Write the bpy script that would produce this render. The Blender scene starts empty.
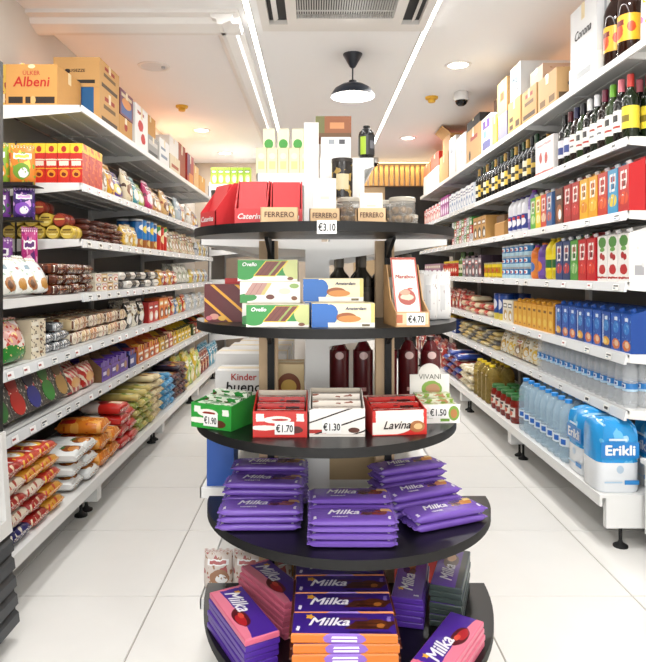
import bpy, math, random
from mathutils import Vector, Matrix

random.seed(7)
scene = bpy.context.scene
COL = scene.collection
PI = math.pi
def R(d): return math.radians(d)

# ------------------------------------------------------------------ camera, world, light
EYE = 1.24                     # camera height
FPX = 628.0                    # focal length in pixels of the 646 px wide frame
cam_d = bpy.data.cameras.new('camera')
cam_d.sensor_fit = 'HORIZONTAL'; cam_d.sensor_width = 36.0
cam_d.lens = FPX / 646.0 * 36.0
cam_d.shift_x = 8.0 / 646.0
cam_d.shift_y = -59.0 / 646.0
cam_d.clip_start = 0.05
cam = bpy.data.objects.new('camera', cam_d); COL.objects.link(cam)
cam.location = (0, 0, EYE); cam.rotation_euler = (R(90), 0, 0)
scene.camera = cam

scene.view_settings.view_transform = 'Standard'
scene.view_settings.look = 'None'
scene.view_settings.gamma = 1.0
scene.view_settings.exposure = 0.05
scene.view_settings.use_curve_mapping = False

CEIL = 2.80                    # ceiling height
BACK = 9.0                     # rear wall of the shop
FRONT = -4.5                   # unseen shop front behind the camera
WL, WR = -1.72, 1.92           # side walls

w = bpy.data.worlds.new('daylight'); scene.world = w
w.use_nodes = True
w.node_tree.nodes['Background'].inputs[0].default_value = (0.95, 0.98, 1.0, 1)
w.node_tree.nodes['Background'].inputs[1].default_value = 2.2

def area(name, loc, rot, sx, sy, power, color=(1, 1, 1)):
    l = bpy.data.lights.new(name, 'AREA'); l.shape = 'RECTANGLE'
    l.size = sx; l.size_y = sy; l.energy = power; l.color = color
    o = bpy.data.objects.new(name, l); COL.objects.link(o)
    o.location = loc; o.rotation_euler = rot
    return o
# the two luminous ceiling channels
LED_X = (-0.40, 0.71)
for i, x in enumerate(LED_X):
    area('led_channel_light', (x, 2.2, CEIL - 0.02), (0, 0, 0), 0.06, 13.0, 57, (1.0, 0.995, 0.985))
# round downlights
DOWN = [(-1.25, 6.9), (-1.18, 8.23), (1.077, 4.73), (1.08, 7.3), (-1.15, 2.4), (1.08, 2.2), (-1.15, 0.2), (1.08, 0.0), (-1.15, -2.0), (1.08, -2.0)]
for x, y in DOWN:
    a = area('downlight_light', (x, y, CEIL - 0.02), (0, 0, 0), 0.15, 0.15, 17, (1.0, 0.985, 0.96)); a.data.shape = 'DISK'
# unseen fill light added behind the camera to brighten the fronts of the goods
area('unseen_front_fill', (0.1, FRONT + 0.15, 1.45), (R(90), 0, 0), 3.2, 2.3, 75, (0.96, 0.98, 1.0))

# ------------------------------------------------------------------ materials
_mats = {}
def lin(c):
    return tuple((x / 12.92 if x <= 0.04045 else ((x + 0.055) / 1.055) ** 2.4) for x in c[:3]) + (1.0,)
def hexc(h):
    h = h.lstrip('#'); return tuple(int(h[i:i + 2], 16) / 255.0 for i in (0, 2, 4))
ALBEDO = 0.84                  # brightest printed white reflects about 84 percent
def col(c, k=ALBEDO):
    return tuple(x * k for x in (lin(hexc(c)) if isinstance(c, str) else lin(c))[:3]) + (1.0,)

def M(c, rough=0.5, metal=0.0, trans=0.0, emit=0.0, coat=0.0, noise=0.0, ior=1.45, alpha=1.0, bump=0.0, nscale=40):
    key = ('p', c, rough, metal, trans, emit, coat, noise, ior, alpha, bump, nscale)
    if key in _mats: return _mats[key]
    m = bpy.data.materials.new('finish_' + str(c).strip('#')); m.use_nodes = True
    nt = m.node_tree; b = nt.nodes['Principled BSDF']
    b.inputs['Base Color'].default_value = col(c)
    b.inputs['Roughness'].default_value = rough
    b.inputs['Metallic'].default_value = metal
    b.inputs['Transmission Weight'].default_value = trans
    b.inputs['IOR'].default_value = ior
    b.inputs['Coat Weight'].default_value = coat
    b.inputs['Alpha'].default_value = alpha
    if emit:
        b.inputs['Emission Color'].default_value = col(c, 1.0); b.inputs['Emission Strength'].default_value = emit
    if noise or bump:
        tc = nt.nodes.new('ShaderNodeTexCoord'); n = nt.nodes.new('ShaderNodeTexNoise')
        n.inputs['Scale'].default_value = nscale; n.inputs['Detail'].default_value = 4
        nt.links.new(tc.outputs['Object'], n.inputs['Vector'])
        if noise:
            mx = nt.nodes.new('ShaderNodeMix'); mx.data_type = 'RGBA'
            cc = col(c)
            mx.inputs[6].default_value = tuple(max(0, x * (1 - noise)) for x in cc[:3]) + (1,)
            mx.inputs[7].default_value = tuple(min(1, x * (1 + noise)) for x in cc[:3]) + (1,)
            nt.links.new(n.outputs['Fac'], mx.inputs[0]); nt.links.new(mx.outputs[2], b.inputs['Base Color'])
        if bump:
            bp = nt.nodes.new('ShaderNodeBump'); bp.inputs['Strength'].default_value = bump; bp.inputs['Distance'].default_value = 0.01
            nt.links.new(n.outputs['Fac'], bp.inputs['Height']); nt.links.new(bp.outputs['Normal'], b.inputs['Normal'])
    _mats[key] = m
    return m

def PR(base, layers, rough=0.35, wob=0.0, metal=0.0, wscale=8.0, bump=0.0, coat=0.0):
    """flat print laid out on the UV square of a face: bands, rectangles, ellipses, speckle"""
    key = ('r', base, tuple(layers), rough, wob, metal, wscale, bump)
    if key in _mats: return _mats[key]
    m = bpy.data.materials.new('print_' + str(base).strip('#')); m.use_nodes = True
    nt = m.node_tree; N = nt.nodes; L = nt.links; b = N['Principled BSDF']
    b.inputs['Roughness'].default_value = rough; b.inputs['Metallic'].default_value = metal
    b.inputs['Coat Weight'].default_value = coat
    uv = N.new('ShaderNodeUVMap'); vec = uv.outputs[0]
    if wob or bump:
        ns = N.new('ShaderNodeTexNoise'); ns.inputs['Scale'].default_value = wscale; ns.inputs['Detail'].default_value = 3
        L.new(vec, ns.inputs['Vector'])
    if wob:
        sb = N.new('ShaderNodeVectorMath'); sb.operation = 'MULTIPLY_ADD'
        sb.inputs[1].default_value = (wob, wob, 0); 
        s0 = N.new('ShaderNodeVectorMath'); s0.operation = 'SUBTRACT'; s0.inputs[1].default_value = (.5, .5, .5)
        L.new(ns.outputs['Color'], s0.inputs[0]); L.new(s0.outputs[0], sb.inputs[0]); L.new(vec, sb.inputs[2]); vec = sb.outputs[0]
    if bump:
        bp = N.new('ShaderNodeBump'); bp.inputs['Strength'].default_value = bump; bp.inputs['Distance'].default_value = 0.01
        L.new(ns.outputs['Fac'], bp.inputs['Height']); L.new(bp.outputs['Normal'], b.inputs['Normal'])
    cur = None; cc = col(base)
    for ly in layers:
        k = ly[0]
        if k in ('rect', 'band', 'ell', 'para'):
            vin = vec
            if k == 'para':      # slanted rectangle: (u0, u1, v0, v1, slant, colour)
                sx = N.new('ShaderNodeSeparateXYZ'); L.new(vec, sx.inputs[0])
                mu = N.new('ShaderNodeMath'); mu.operation = 'MULTIPLY_ADD'; mu.inputs[1].default_value = -ly[5]
                L.new(sx.outputs[1], mu.inputs[0]); L.new(sx.outputs[0], mu.inputs[2])
                cm = N.new('ShaderNodeCombineXYZ'); L.new(mu.outputs[0], cm.inputs[0]); L.new(sx.outputs[1], cm.inputs[1]); vin = cm.outputs[0]
            if k == 'band': u0, u1, v0, v1, c = -1.0, 2.0, ly[1], ly[2], ly[3]
            elif k == 'rect': u0, u1, v0, v1, c = ly[1:6]
            elif k == 'para': u0, u1, v0, v1, c = ly[1] - ly[5] * (ly[3] + ly[4]) / 2, ly[2] - ly[5] * (ly[3] + ly[4]) / 2, ly[3], ly[4], ly[6]
            else: u0, u1, v0, v1, c = ly[1] - ly[3], ly[1] + ly[3], ly[2] - ly[4], ly[2] + ly[4], ly[5]
            cu, cv, hu, hv = (u0 + u1) / 2, (v0 + v1) / 2, max((u1 - u0) / 2, 1e-4), max((v1 - v0) / 2, 1e-4)
            ma = N.new('ShaderNodeVectorMath'); ma.operation = 'MULTIPLY_ADD'
            ma.inputs[1].default_value = (1 / hu, 1 / hv, 0); ma.inputs[2].default_value = (-cu / hu, -cv / hv, 0)
            L.new(vin, ma.inputs[0])
            if k == 'ell':
                ln = N.new('ShaderNodeVectorMath'); ln.operation = 'LENGTH'; L.new(ma.outputs[0], ln.inputs[0]); val = ln.outputs['Value']
            else:
                ab = N.new('ShaderNodeVectorMath'); ab.operation = 'ABSOLUTE'; L.new(ma.outputs[0], ab.inputs[0])
                sp = N.new('ShaderNodeSeparateXYZ'); L.new(ab.outputs[0], sp.inputs[0])
                mxm = N.new('ShaderNodeMath'); mxm.operation = 'MAXIMUM'; L.new(sp.outputs[0], mxm.inputs[0]); L.new(sp.outputs[1], mxm.inputs[1]); val = mxm.outputs[0]
            lt = N.new('ShaderNodeMath'); lt.operation = 'LESS_THAN'; lt.inputs[1].default_value = 1.0
            L.new(val, lt.inputs[0]); fac = lt.outputs[0]
        elif k == 'spot':      # scattered patches: (scale u, scale v, threshold, colour)
            mp = N.new('ShaderNodeVectorMath'); mp.operation = 'MULTIPLY'; mp.inputs[1].default_value = (ly[1], ly[2], 1); L.new(vec, mp.inputs[0])
            n2 = N.new('ShaderNodeTexNoise'); n2.inputs['Scale'].default_value = 1.0; n2.inputs['Detail'].default_value = 1; L.new(mp.outputs[0], n2.inputs['Vector'])
            lt = N.new('ShaderNodeMath'); lt.operation = 'GREATER_THAN'; lt.inputs[1].default_value = ly[3]; L.new(n2.outputs['Fac'], lt.inputs[0])
            fac = lt.outputs[0]; c = ly[4]
        elif k == 'diag':      # slanting stripes: (period, share, slope, colour)
            dt = N.new('ShaderNodeVectorMath'); dt.operation = 'DOT_PRODUCT'; dt.inputs[1].default_value = (1 / ly[1], ly[3] / ly[1], 0); L.new(vec, dt.inputs[0])
            fr = N.new('ShaderNodeMath'); fr.operation = 'FRACT'; L.new(dt.outputs['Value'], fr.inputs[0])
            lt = N.new('ShaderNodeMath'); lt.operation = 'LESS_THAN'; lt.inputs[1].default_value = ly[2]; L.new(fr.outputs[0], lt.inputs[0])
            fac = lt.outputs[0]; c = ly[4]
        mx = N.new('ShaderNodeMix'); mx.data_type = 'RGBA'
        if cur is None: mx.inputs[6].default_value = cc
        else: L.new(cur, mx.inputs[6])
        mx.inputs[7].default_value = col(c); L.new(fac, mx.inputs[0]); cur = mx.outputs[2]
    if cur is None: b.inputs['Base Color'].default_value = cc
    else: L.new(cur, b.inputs['Base Color'])
    _mats[key] = m
    return m

# ------------------------------------------------------------------ mesh builder
class MB:
    def __init__(s): s.v = []; s.f = []; s.m = []; s.uv = []; s.mats = []
    def mi(s, m):
        if m not in s.mats: s.mats.append(m)
        return s.mats.index(m)
    def face(s, idx, mat, uv=None):
        s.f.append(tuple(idx)); s.m.append(s.mi(mat)); s.uv.append(uv or [(0.5, 0.5)] * len(idx))
    def quad(s, p, mat, uv=((0, 0), (1, 0), (1, 1), (0, 1))):
        b = len(s.v); s.v += [tuple(q) for q in p]; s.face(range(b, b + len(p)), mat, list(uv) if len(p) == 4 else None)
    def box(s, x0, x1, y0, y1, z0, z1, mat, **o):
        """o: front back left right top bottom materials"""
        A = (x0, y0, z0), (x1, y0, z0), (x1, y1, z0), (x0, y1, z0), (x0, y0, z1), (x1, y0, z1), (x1, y1, z1), (x0, y1, z1)
        b = len(s.v); s.v += A
        U = [(0, 0), (1, 0), (1, 1), (0, 1)]
        for nm, ix in (('front', (0, 1, 5, 4)), ('right', (1, 2, 6, 5)), ('back', (2, 3, 7, 6)), ('left', (3, 0, 4, 7)), ('top', (4, 5, 6, 7)), ('bottom', (3, 2, 1, 0))):
            mm = o.get(nm, mat)
            if mm is not None: s.face([b + i for i in ix], mm, U)
        return s
    def hexa(s, pts, mat, **o):
        b = len(s.v); s.v += [tuple(p) for p in pts]
        U = [(0, 0), (1, 0), (1, 1), (0, 1)]
        for nm, ix in (('front', (0, 1, 5, 4)), ('right', (1, 2, 6, 5)), ('back', (2, 3, 7, 6)), ('left', (3, 0, 4, 7)), ('top', (4, 5, 6, 7)), ('bottom', (3, 2, 1, 0))):
            s.face([b + i for i in ix], o.get(nm, mat), U)
        return s
    def prism(s, poly, a0, a1, mat, axis='y', cap=None):
        """extrude a polygon; axis y: poly=(x,z), axis x: poly=(y,z), axis z: poly=(x,y)"""
        def P(q, a): return (q[0], a, q[1]) if axis == 'y' else ((a, q[0], q[1]) if axis == 'x' else (q[0], q[1], a))
        n = len(poly); b = len(s.v)
        s.v += [P(q, a0) for q in poly] + [P(q, a1) for q in poly]
        flip = (axis == 'y')
        xs = [q[0] for q in poly]; zs = [q[1] for q in poly]
        def U(q): return ((q[0] - min(xs)) / max(1e-6, max(xs) - min(xs)), (q[1] - min(zs)) / max(1e-6, max(zs) - min(zs)))
        lo = list(range(b, b + n)); hi = list(range(b + n, b + 2 * n))
        f0 = lo if flip else lo[::-1]; f1 = hi[::-1] if flip else hi
        s.face(f0, cap or mat, [U(poly[i - b]) for i in f0]); s.face(f1, cap or mat, [U(poly[i - b - n]) for i in f1])
        for i in range(n):
            j = (i + 1) % n
            q = (b + i, b + n + i, b + n + j, b + j) if flip else (b + i, b + j, b + n + j, b + n + i)
            s.face(q, mat, [(0, 0), (1, 0), (1, 1), (0, 1)])
        return s
    def lathe(s, prof, n, mat, cx=0, cy=0, mats=None, bottom=True, top=True):
        b = len(s.v); k = len(prof); zs = [p[1] for p in prof]; z0, z1 = min(zs), max(zs)
        for r, z in prof:
            for i in range(n):
                a = PI / 2 + 2 * PI * i / n; s.v.append((cx + r * math.cos(a), cy + r * math.sin(a), z))
        for j in range(k - 1):
            mm = mats[j] if mats else mat
            for i in range(n):
                i2 = (i + 1) % n
                va, vb = (prof[j][1] - z0) / (z1 - z0 + 1e-9), (prof[j + 1][1] - z0) / (z1 - z0 + 1e-9)
                s.face((b + j * n + i, b + j * n + i2, b + (j + 1) * n + i2, b + (j + 1) * n + i), mm,
                       [(i / n, va), ((i + 1) / n, va), ((i + 1) / n, vb), (i / n, vb)])
        if bottom and prof[0][0] > 1e-4: s.face([b + i for i in range(n)][::-1], mats[0] if mats else mat)
        if top and prof[-1][0] > 1e-4: s.face([b + (k - 1) * n + i for i in range(n)], mats[-1] if mats else mat)
        return s
    def rings(s, rings, mat, cap=True, uvf=None):
        """skin a list of equal-length rings"""
        n = len(rings[0]); b = len(s.v)
        for r in rings: s.v += [tuple(p) for p in r]
        for j in range(len(rings) - 1):
            for i in range(n):
                i2 = (i + 1) % n
                ix = (b + j * n + i, b + j * n + i2, b + (j + 1) * n + i2, b + (j + 1) * n + i)
                s.face(ix, mat, [uvf(s.v[q]) for q in ix] if uvf else None)
        if cap:
            for ix in ([b + i for i in range(n)][::-1], [b + (len(rings) - 1) * n + i for i in range(n)]):
                s.face(ix, mat, [uvf(s.v[q]) for q in ix] if uvf else None)
        return s
    def tube(s, pts, r, mat, n=8):
        rr = []
        for k, p in enumerate(pts):
            p = Vector(p); d = (Vector(pts[min(k + 1, len(pts) - 1)]) - Vector(pts[max(k - 1, 0)])).normalized()
            up = Vector((0, 0, 1)) if abs(d.z) < .9 else Vector((0, 1, 0))
            a = d.cross(up).normalized(); c = a.cross(d)
            rr.append([p + (a * math.cos(2 * PI * i / n) + c * math.sin(2 * PI * i / n)) * r for i in range(n)])
        return s.rings(rr, mat)
    def mesh(s, name='mesh', smooth=None):
        me = bpy.data.meshes.new(name); me.from_pydata(s.v, [], s.f)
        for m in s.mats: me.materials.append(m)
        me.polygons.foreach_set('material_index', s.m)
        ul = me.uv_layers.new(name='UVMap'); flat = []
        for u in s.uv:
            for a in u: flat += [a[0], a[1]]
        ul.data.foreach_set('uv', flat)
        if smooth:
            me.polygons.foreach_set('use_smooth', [True] * len(s.f)); me.set_sharp_from_angle(angle=R(smooth))
        me.update()
        return me

def text_mesh(t, width, mat, shear=0.0, bold=0.0, height=None, flat=False, squash=1.0, _c={}):
    """lettering as a thin mesh centred at the origin, facing -y (or up when flat)"""
    key = (t, width, mat.name, shear, bold, height, flat, squash)
    if key in _c: return _c[key]
    cu = bpy.data.curves.new('lettering', 'FONT'); cu.body = t; cu.align_x = 'CENTER'; cu.align_y = 'CENTER'
    cu.resolution_u = 2; cu.extrude = 0.0
    o = bpy.data.objects.new('lettering', cu); COL.objects.link(o)
    dg = bpy.context.evaluated_depsgraph_get(); dg.update()
    me = bpy.data.meshes.new_from_object(o.evaluated_get(dg))
    bpy.data.objects.remove(o); bpy.data.curves.remove(cu)
    if bold:      # heavier strokes: the outline repeated a hair to the side
        vs = [tuple(v.co) for v in me.vertices]; fs = [tuple(p.vertices) for p in me.polygons]; n = len(vs); bd = bold * 1.6
        allv = []; allf = []
        for q, (ox, oy) in enumerate(((-bd, 0), (bd, 0), (0, bd), (0, -bd))):
            allv += [(a + ox, b + oy, q * .00022) for a, b, c in vs]; allf += [tuple(i + n * q for i in f) for f in fs]
        me = bpy.data.meshes.new('lettering'); me.from_pydata(allv, [], allf); me.update()
    for v in me.vertices: v.co.x += shear * v.co.y
    xs = [v.co.x for v in me.vertices]; ys = [v.co.y for v in me.vertices]
    cx, cy = (min(xs) + max(xs)) / 2, (min(ys) + max(ys)) / 2
    k = width / (max(xs) - min(xs)); ky = (height / (max(ys) - min(ys))) if height else k * squash
    for v in me.vertices:
        x, y = (v.co.x - cx) * k, (v.co.y - cy) * ky
        v.co = (x, y, v.co.z) if flat else (x, -v.co.z, y)
    me.materials.clear(); me.materials.append(mat)
    _c[key] = me
    return me

# ------------------------------------------------------------------ object helpers
def link(name, data, parent=None, loc=(0, 0, 0), rot=(0, 0, 0), sc=None):
    o = bpy.data.objects.new(name, data); COL.objects.link(o)
    o.location = loc; o.rotation_euler = rot
    if sc: o.scale = sc
    if parent: o.parent = parent
    return o
def tag(o, label=None, cat=None, group=None, kind=None):
    if label: o['label'] = label
    if cat: o['category'] = cat
    if group: o['group'] = group
    if kind: o['kind'] = kind
    return o
def struct(name, mb, parent=None, smooth=None, loc=(0, 0, 0)):
    o = link(name, mb.mesh(name, smooth), parent, loc)
    if not parent: o['kind'] = 'structure'
    return o
class Kit:
    """a product: its parts as (name, mesh, parent index, location, rotation)"""
    def __init__(s): s.p = []
    def add(s, name, mesh, parent=-1, loc=(0, 0, 0), rot=(0, 0, 0)):
        if isinstance(mesh, MB): mesh = mesh.mesh(name)
        s.p.append((name, mesh, parent, loc, rot)); return len(s.p) - 1
def place(kit, name, label, cat, loc, rot=(0, 0, 0), group=None, sc=None):
    if not isinstance(rot, tuple): rot = (0, 0, rot)
    if len(kit.p) == 1:
        o = link(name, kit.p[0][1], None, loc, rot, sc); tag(o, label, cat, group); return o
    root = link(name, None, None, loc, rot, sc); root.empty_display_size = 0.05
    tag(root, label, cat, group); made = []
    for nm, me, pi, l, r in kit.p:
        made.append(link(nm, me, root if pi < 0 else made[pi], l, r))
    return root
ORD = ['first', 'second', 'third', 'fourth', 'fifth', 'sixth', 'seventh', 'eighth', 'ninth', 'tenth', 'eleventh', 'twelfth', 'thirteenth',
       'fourteenth', 'fifteenth', 'sixteenth', 'seventeenth', 'eighteenth', 'nineteenth', 'twentieth', 'twenty-first', 'twenty-second', 'twenty-third',
       'twenty-fourth', 'twenty-fifth', 'twenty-sixth', 'twenty-seventh', 'twenty-eighth', 'twenty-ninth', 'thirtieth']

WHITE = M('#f2f1ee', .45)
SHELFW = M('#f0f0ee', .35)
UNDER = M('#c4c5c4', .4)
BLACK = M('#121216', .45)
DBLACK = M('#060608', .6)
KRAFT = M('#c99a5e', .75, noise=.08)
KRAFT2 = M('#d9b07a', .75, noise=.08)
# ------------------------------------------------------------------ room shell
TILE = 0.607
grout = M('#b3aca3', .8)
fl = struct('floor', MB().box(WL, WR, FRONT, BACK, -0.03, -0.004, grout))
tile_m = M('#f6f4f0', .3, noise=.035, nscale=6)
tb = MB(); g = 0.0022; hh = TILE / 2 - g
tb.hexa([(-hh, -hh, -.004), (hh, -hh, -.004), (hh, hh, -.004), (-hh, hh, -.004), (-hh + .001, -hh + .001, 0), (hh - .001, -hh + .001, 0), (hh - .001, hh - .001, 0), (-hh + .001, hh - .001, 0)], tile_m)
tile_me = tb.mesh('tile')
y = 2.403 - TILE * 11
while y < BACK - .3:
    if y > FRONT:
        for k in range(-3, 4):
            cx = (k + .5) * TILE
            if WL - .1 < cx - hh and cx + hh < WR + .02: link('tile', tile_me, fl, (cx, y + TILE / 2, 0))
    y += TILE
ceil_m = M('#fdfeff', .7)
struct('ceiling', MB().box(WL, WR, FRONT, BACK, CEIL, CEIL + .1, ceil_m))
wall_m = M('#e6dfd6', .8, noise=.03, nscale=4)
struct('wall_left', MB().box(WL - .1, WL, FRONT, BACK, 0, CEIL, wall_m))
struct('wall_right', MB().box(WR, WR + .1, FRONT, BACK, 0, CEIL, wall_m))
wb = struct('wall_back', MB().box(WL, WR, BACK, BACK + .1, 0, CEIL, M('#cdbfae', .8)))
# dark doorway panel and timber slats on the rear wall
dk = MB().box(1.0, 1.92, BACK - .03, BACK, 0, 2.46, M('#0b0b0d', .6)); link('dark_panel', dk.mesh(), wb)
dk = MB().box(0.55, 1.0, BACK - .02, BACK, 0, 2.46, M('#b39b78', .7)); link('beige_panel', dk.mesh(), wb)
sm = MB().box(-.024, .024, -.05, 0, 2.47, 2.76, M('#d9a763', .55, noise=.12)).mesh('slat')
for k in range(20): link('slat', sm, wb, (0.50 + k * .074, BACK, 0))
bt = MB().box(.45, 1.92, BACK - .035, BACK, 2.455, 2.47, M('#6b4a25', .6)); link('slat_rail', bt.mesh(), wb)
sl_ = link('slat_strip_light', None, None, (1.2, BACK - .09, CEIL)); tag(sl_, 'warm strip light along the ceiling above the timber slats', 'light')
link('diffuser', MB().box(-.72, .66, -.012, .012, -.014, -.006, M('#ffe0a8', .5, emit=5.0)).mesh(), sl_)
link('holder', MB().box(-.74, .68, -.02, .02, -.006, 0, WHITE).mesh(), sl_)
area('slat_strip_glow', (1.15, BACK - .1, CEIL - .03), (R(-25), 0, 0), 1.3, .03, 7, (1.0, .82, .52))
# unseen wall behind the camera, wide glazed opening added to let light in
wf = MB()
wf.box(WL, -1.5, FRONT, FRONT + .1, 0, CEIL, wall_m).box(1.7, WR, FRONT, FRONT + .1, 0, CEIL, wall_m).box(-1.5, 1.7, FRONT, FRONT + .1, 2.6, CEIL, wall_m)
struct('wall_front', wf)
pane = struct('unseen_window_1', MB().box(-1.5, 1.7, FRONT + .04, FRONT + .05, 0.3, 2.6, M('#ffffff', .02, trans=1.0, ior=1.0)))
struct('trim_2', MB().box(-1.5, 1.7, FRONT, FRONT + .1, 0, .3, M('#8c8c8c', .5)))
# stepped plaster moulding framing the left part of the ceiling
mm = M('#f1efec', .55)
prof = [(0, 0), (0, -.022), (.035, -.030), (.045, -.062), (.10, -.085), (.125, -.085), (.135, -.055), (.165, -.045), (.175, 0)]
mo = MB()
# long run parallel to the aisle
mo.prism([(-.455 - p[0], CEIL + p[1]) for p in prof][::-1], 3.735, 7.5, mm, 'y')
# short run across, in front
mo.prism([(3.72 + p[0] * 1.55, CEIL + p[1]) for p in prof], WL, -.456, mm, 'x')
struct('trim_1', mo)
# luminous channels set in the ceiling
glow = M('#fffaf0', .5, emit=7.0)
for i, x in enumerate(LED_X):
    o = link('led_channel', None, None, (x, 0, 0)); tag(o, ['slim white light line along the ceiling beside the stepped moulding', 'slim white light line along the ceiling right of the pendant'][i], 'light', 'ceiling light lines')
    link('diffuser', MB().box(-.016, .016, FRONT + .3, 8.75, CEIL - .004, CEIL - .001, glow).mesh(), o)
    fb = MB().box(-.024, -.016, FRONT + .3, 8.75, CEIL - .007, CEIL, WHITE).box(.016, .024, FRONT + .3, 8.75, CEIL - .007, CEIL, WHITE)
    link('channel_edge', fb.mesh(), o)
# warm strip lights along the tops of the side walls, behind the stacked cartons
warm = M('#ff9a4a', .5, emit=3.0)
for sx, lab in ((WL + .02, 'warm strip light high on the left wall behind stacked cartons'), (WR - .02, 'warm strip light high on the right wall behind stacked cartons')):
    o = link('wall_strip_light', None, None, (sx, 0, CEIL - .36)); tag(o, lab, 'light', 'warm wall strip lights')
    link('diffuser', MB().box(-.008, .008, 3.65, 8.8, -.012, .012, warm).mesh(), o)
    s_ = 1 if sx < 0 else -1
    link('holder', MB().box(-.018, -.008, 3.65, 8.8, -.02, .02, WHITE).mesh() if s_ > 0 else MB().box(.008, .018, 3.65, 8.8, -.02, .02, WHITE).mesh(), o)
    a = area('wall_strip_light_glow', (sx + s_ * .03, 6.2, CEIL - .34), (0, R(-90 - 50) if s_ > 0 else R(90 + 50), 0), .03, 5.1, 3.2, (1.0, .5, .22))
# downlights
kd = Kit()
kd.add('trim_ring', MB().lathe([(.072, 0), (.078, -.008), (.098, -.006), (.1, 0)], 28, WHITE, bottom=False, top=False).mesh(smooth=50))
kd.add('lens', MB().lathe([(.0005, -.003), (.073, -.003)], 28, M('#fffdf6', .5, emit=9.0), bottom=False, top=False).mesh())
dl = ['round ceiling downlight above the left shelving, nearer of the two', 'round ceiling downlight above the left shelving, farther of the two',
      'round ceiling downlight above the right shelving, nearer and larger', 'round ceiling downlight above the right shelving, farther and smaller']
for i, (x, y) in enumerate(DOWN):
    place(kd, 'downlight', dl[i] if i < 4 else 'round ceiling downlight out of view, %s of the front ones' % ORD[i - 4], 'light', (x, y, CEIL), 0, 'ceiling downlights')
# flush speaker
ks = Kit()
ks.add('rim', MB().lathe([(.095, 0), (.1, -.008), (.118, -.006), (.122, 0)], 28, WHITE, bottom=False, top=False).mesh(smooth=50))
ks.add('grille', MB().lathe([(.0005, -.006), (.096, -.005)], 28, M('#e4e6e8', .6, noise=.12, nscale=300), bottom=False, top=False).mesh())
ks.add('knob', MB().lathe([(.014, -.02), (.016, -.004)], 12, M('#b5b8ba', .5), cx=.07).mesh(smooth=40))
place(ks, 'ceiling_speaker', 'round grey ceiling speaker grille above the left shelving', 'speaker', (-1.22, 4.76, CEIL))
# smoke detectors
km = Kit(); ye = M('#e8b53a', .5)
km.add('base', MB().lathe([(.05, -.02), (.055, -.015), (.058, 0)], 24, ye).mesh(smooth=40))
km.add('sensor', MB().lathe([(.024, -.05), (.032, -.045), (.034, -.03), (.03, -.02)], 20, ye).mesh(smooth=40))
place(km, 'smoke_detector', 'yellow smoke detector on the ceiling above the left shelving', 'detector', (-1.25, 5.9, CEIL), 0, 'smoke detectors')
place(km, 'smoke_detector', 'yellow smoke detector on the ceiling beside the dome camera', 'detector', (1.04, 5.6, CEIL), 0, 'smoke detectors')
# dome cameras
kc = Kit()
kc.add('housing', MB().lathe([(.058, -.075), (.066, -.07), (.068, -.03), (.06, 0)], 24, M('#dcdcda', .4)).mesh(smooth=40))
kc.add('dome', MB().lathe([(.0005, -.122), (.025, -.117), (.043, -.103), (.053, -.085), (.055, -.073)], 24, M('#0c0d10', .08)).mesh(smooth=60))
place(kc, 'dome_camera', 'white dome camera with black lens on the ceiling at right', 'camera', (1.27, 5.45, CEIL), 0, 'dome cameras')
place(kc, 'dome_camera', 'small dark dome camera in front of the timber slats', 'camera', (.81, 8.6, CEIL), 0, 'dome cameras')
# pendant lamp
kp = Kit(); pb = M('#1d2430', .35)
kp.add('canopy', MB().lathe([(.01, -.1), (.022, -.09), (.07, -.004), (.07, 0)], 24, pb).mesh(smooth=40))
kp.add('rod', MB().lathe([(.006, -.22), (.006, -.09)], 10, pb).mesh(smooth=40))
kp.add('shade', MB().lathe([(.158, -.305), (.155, -.29), (.13, -.25), (.085, -.222), (.03, -.208), (.028, -.19), (.008, -.185)], 36, pb, bottom=False).mesh(smooth=50))
sh = kp.add('shade_lining', MB().lathe([(.003, -.212), (.084, -.226), (.128, -.254), (.151, -.291), (.156, -.305)][::-1], 36, M('#f6f4f0', .5), bottom=False, top=False).mesh(smooth=50))
kp.add('bulb', MB().lathe([(.0005, -.318), (.018, -.315), (.031, -.3), (.034, -.28), (.024, -.255), (.014, -.235), (.014, -.222)], 20, M('#fff6e6', .4, emit=8.0)).mesh(smooth=60))
place(kp, 'pendant_lamp', 'black dome pendant lamp with white lining hanging from the ceiling', 'lamp', (.27, 4.5, CEIL))
l = bpy.data.lights.new('pendant_light', 'POINT'); l.energy = 8; l.shadow_soft_size = .035; l.color = (1, .96, .9)
lo = link('pendant_light', l, None, (.27, 4.5, CEIL - .36))
# cassette air conditioner
ac = link('ceiling_air_conditioner', None, None, (.18, 3.47, CEIL)); tag(ac, 'white square cassette air conditioner set in the ceiling', 'air conditioner')
aw = M('#eceae6', .4); ad = M('#1a1b1d', .5)
hs = .51
f = MB()
f.box(-hs, hs, -hs, -.40, -.035, 0, aw).box(-hs, hs, .40, hs, -.035, 0, aw).box(-hs, -.46, -.40, .40, -.035, 0, aw).box(.46, hs, -.40, .40, -.035, 0, aw)
f.box(-.35, -.29, -.4, .4, -.035, 0, aw).box(.29, .35, -.4, .4, -.035, 0, aw).box(-.29, .29, -.4, -.31, -.035, 0, aw).box(-.29, .29, .31, .40, -.035, 0, aw)
link('frame', f.mesh(), ac)
link('intake_backing', MB().box(-.29, .29, -.31, .31, -.008, 0, ad).mesh(), ac)
sl = MB().box(-.0035, .0035, -.305, .305, -.034, -.016, M('#c9c9c7', .4)).mesh('grille_slat')
for k in range(40): link('grille_slat', sl, ac, (-.28 + k * .0144, 0, 0))
cb = MB().box(-.288, .288, -.004, .004, -.036, -.03, M('#d6d6d4', .4)).mesh('grille_bar')
for yy in (-.2, 0, .2): link('grille_bar', cb, ac, (0, yy, 0))
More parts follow.
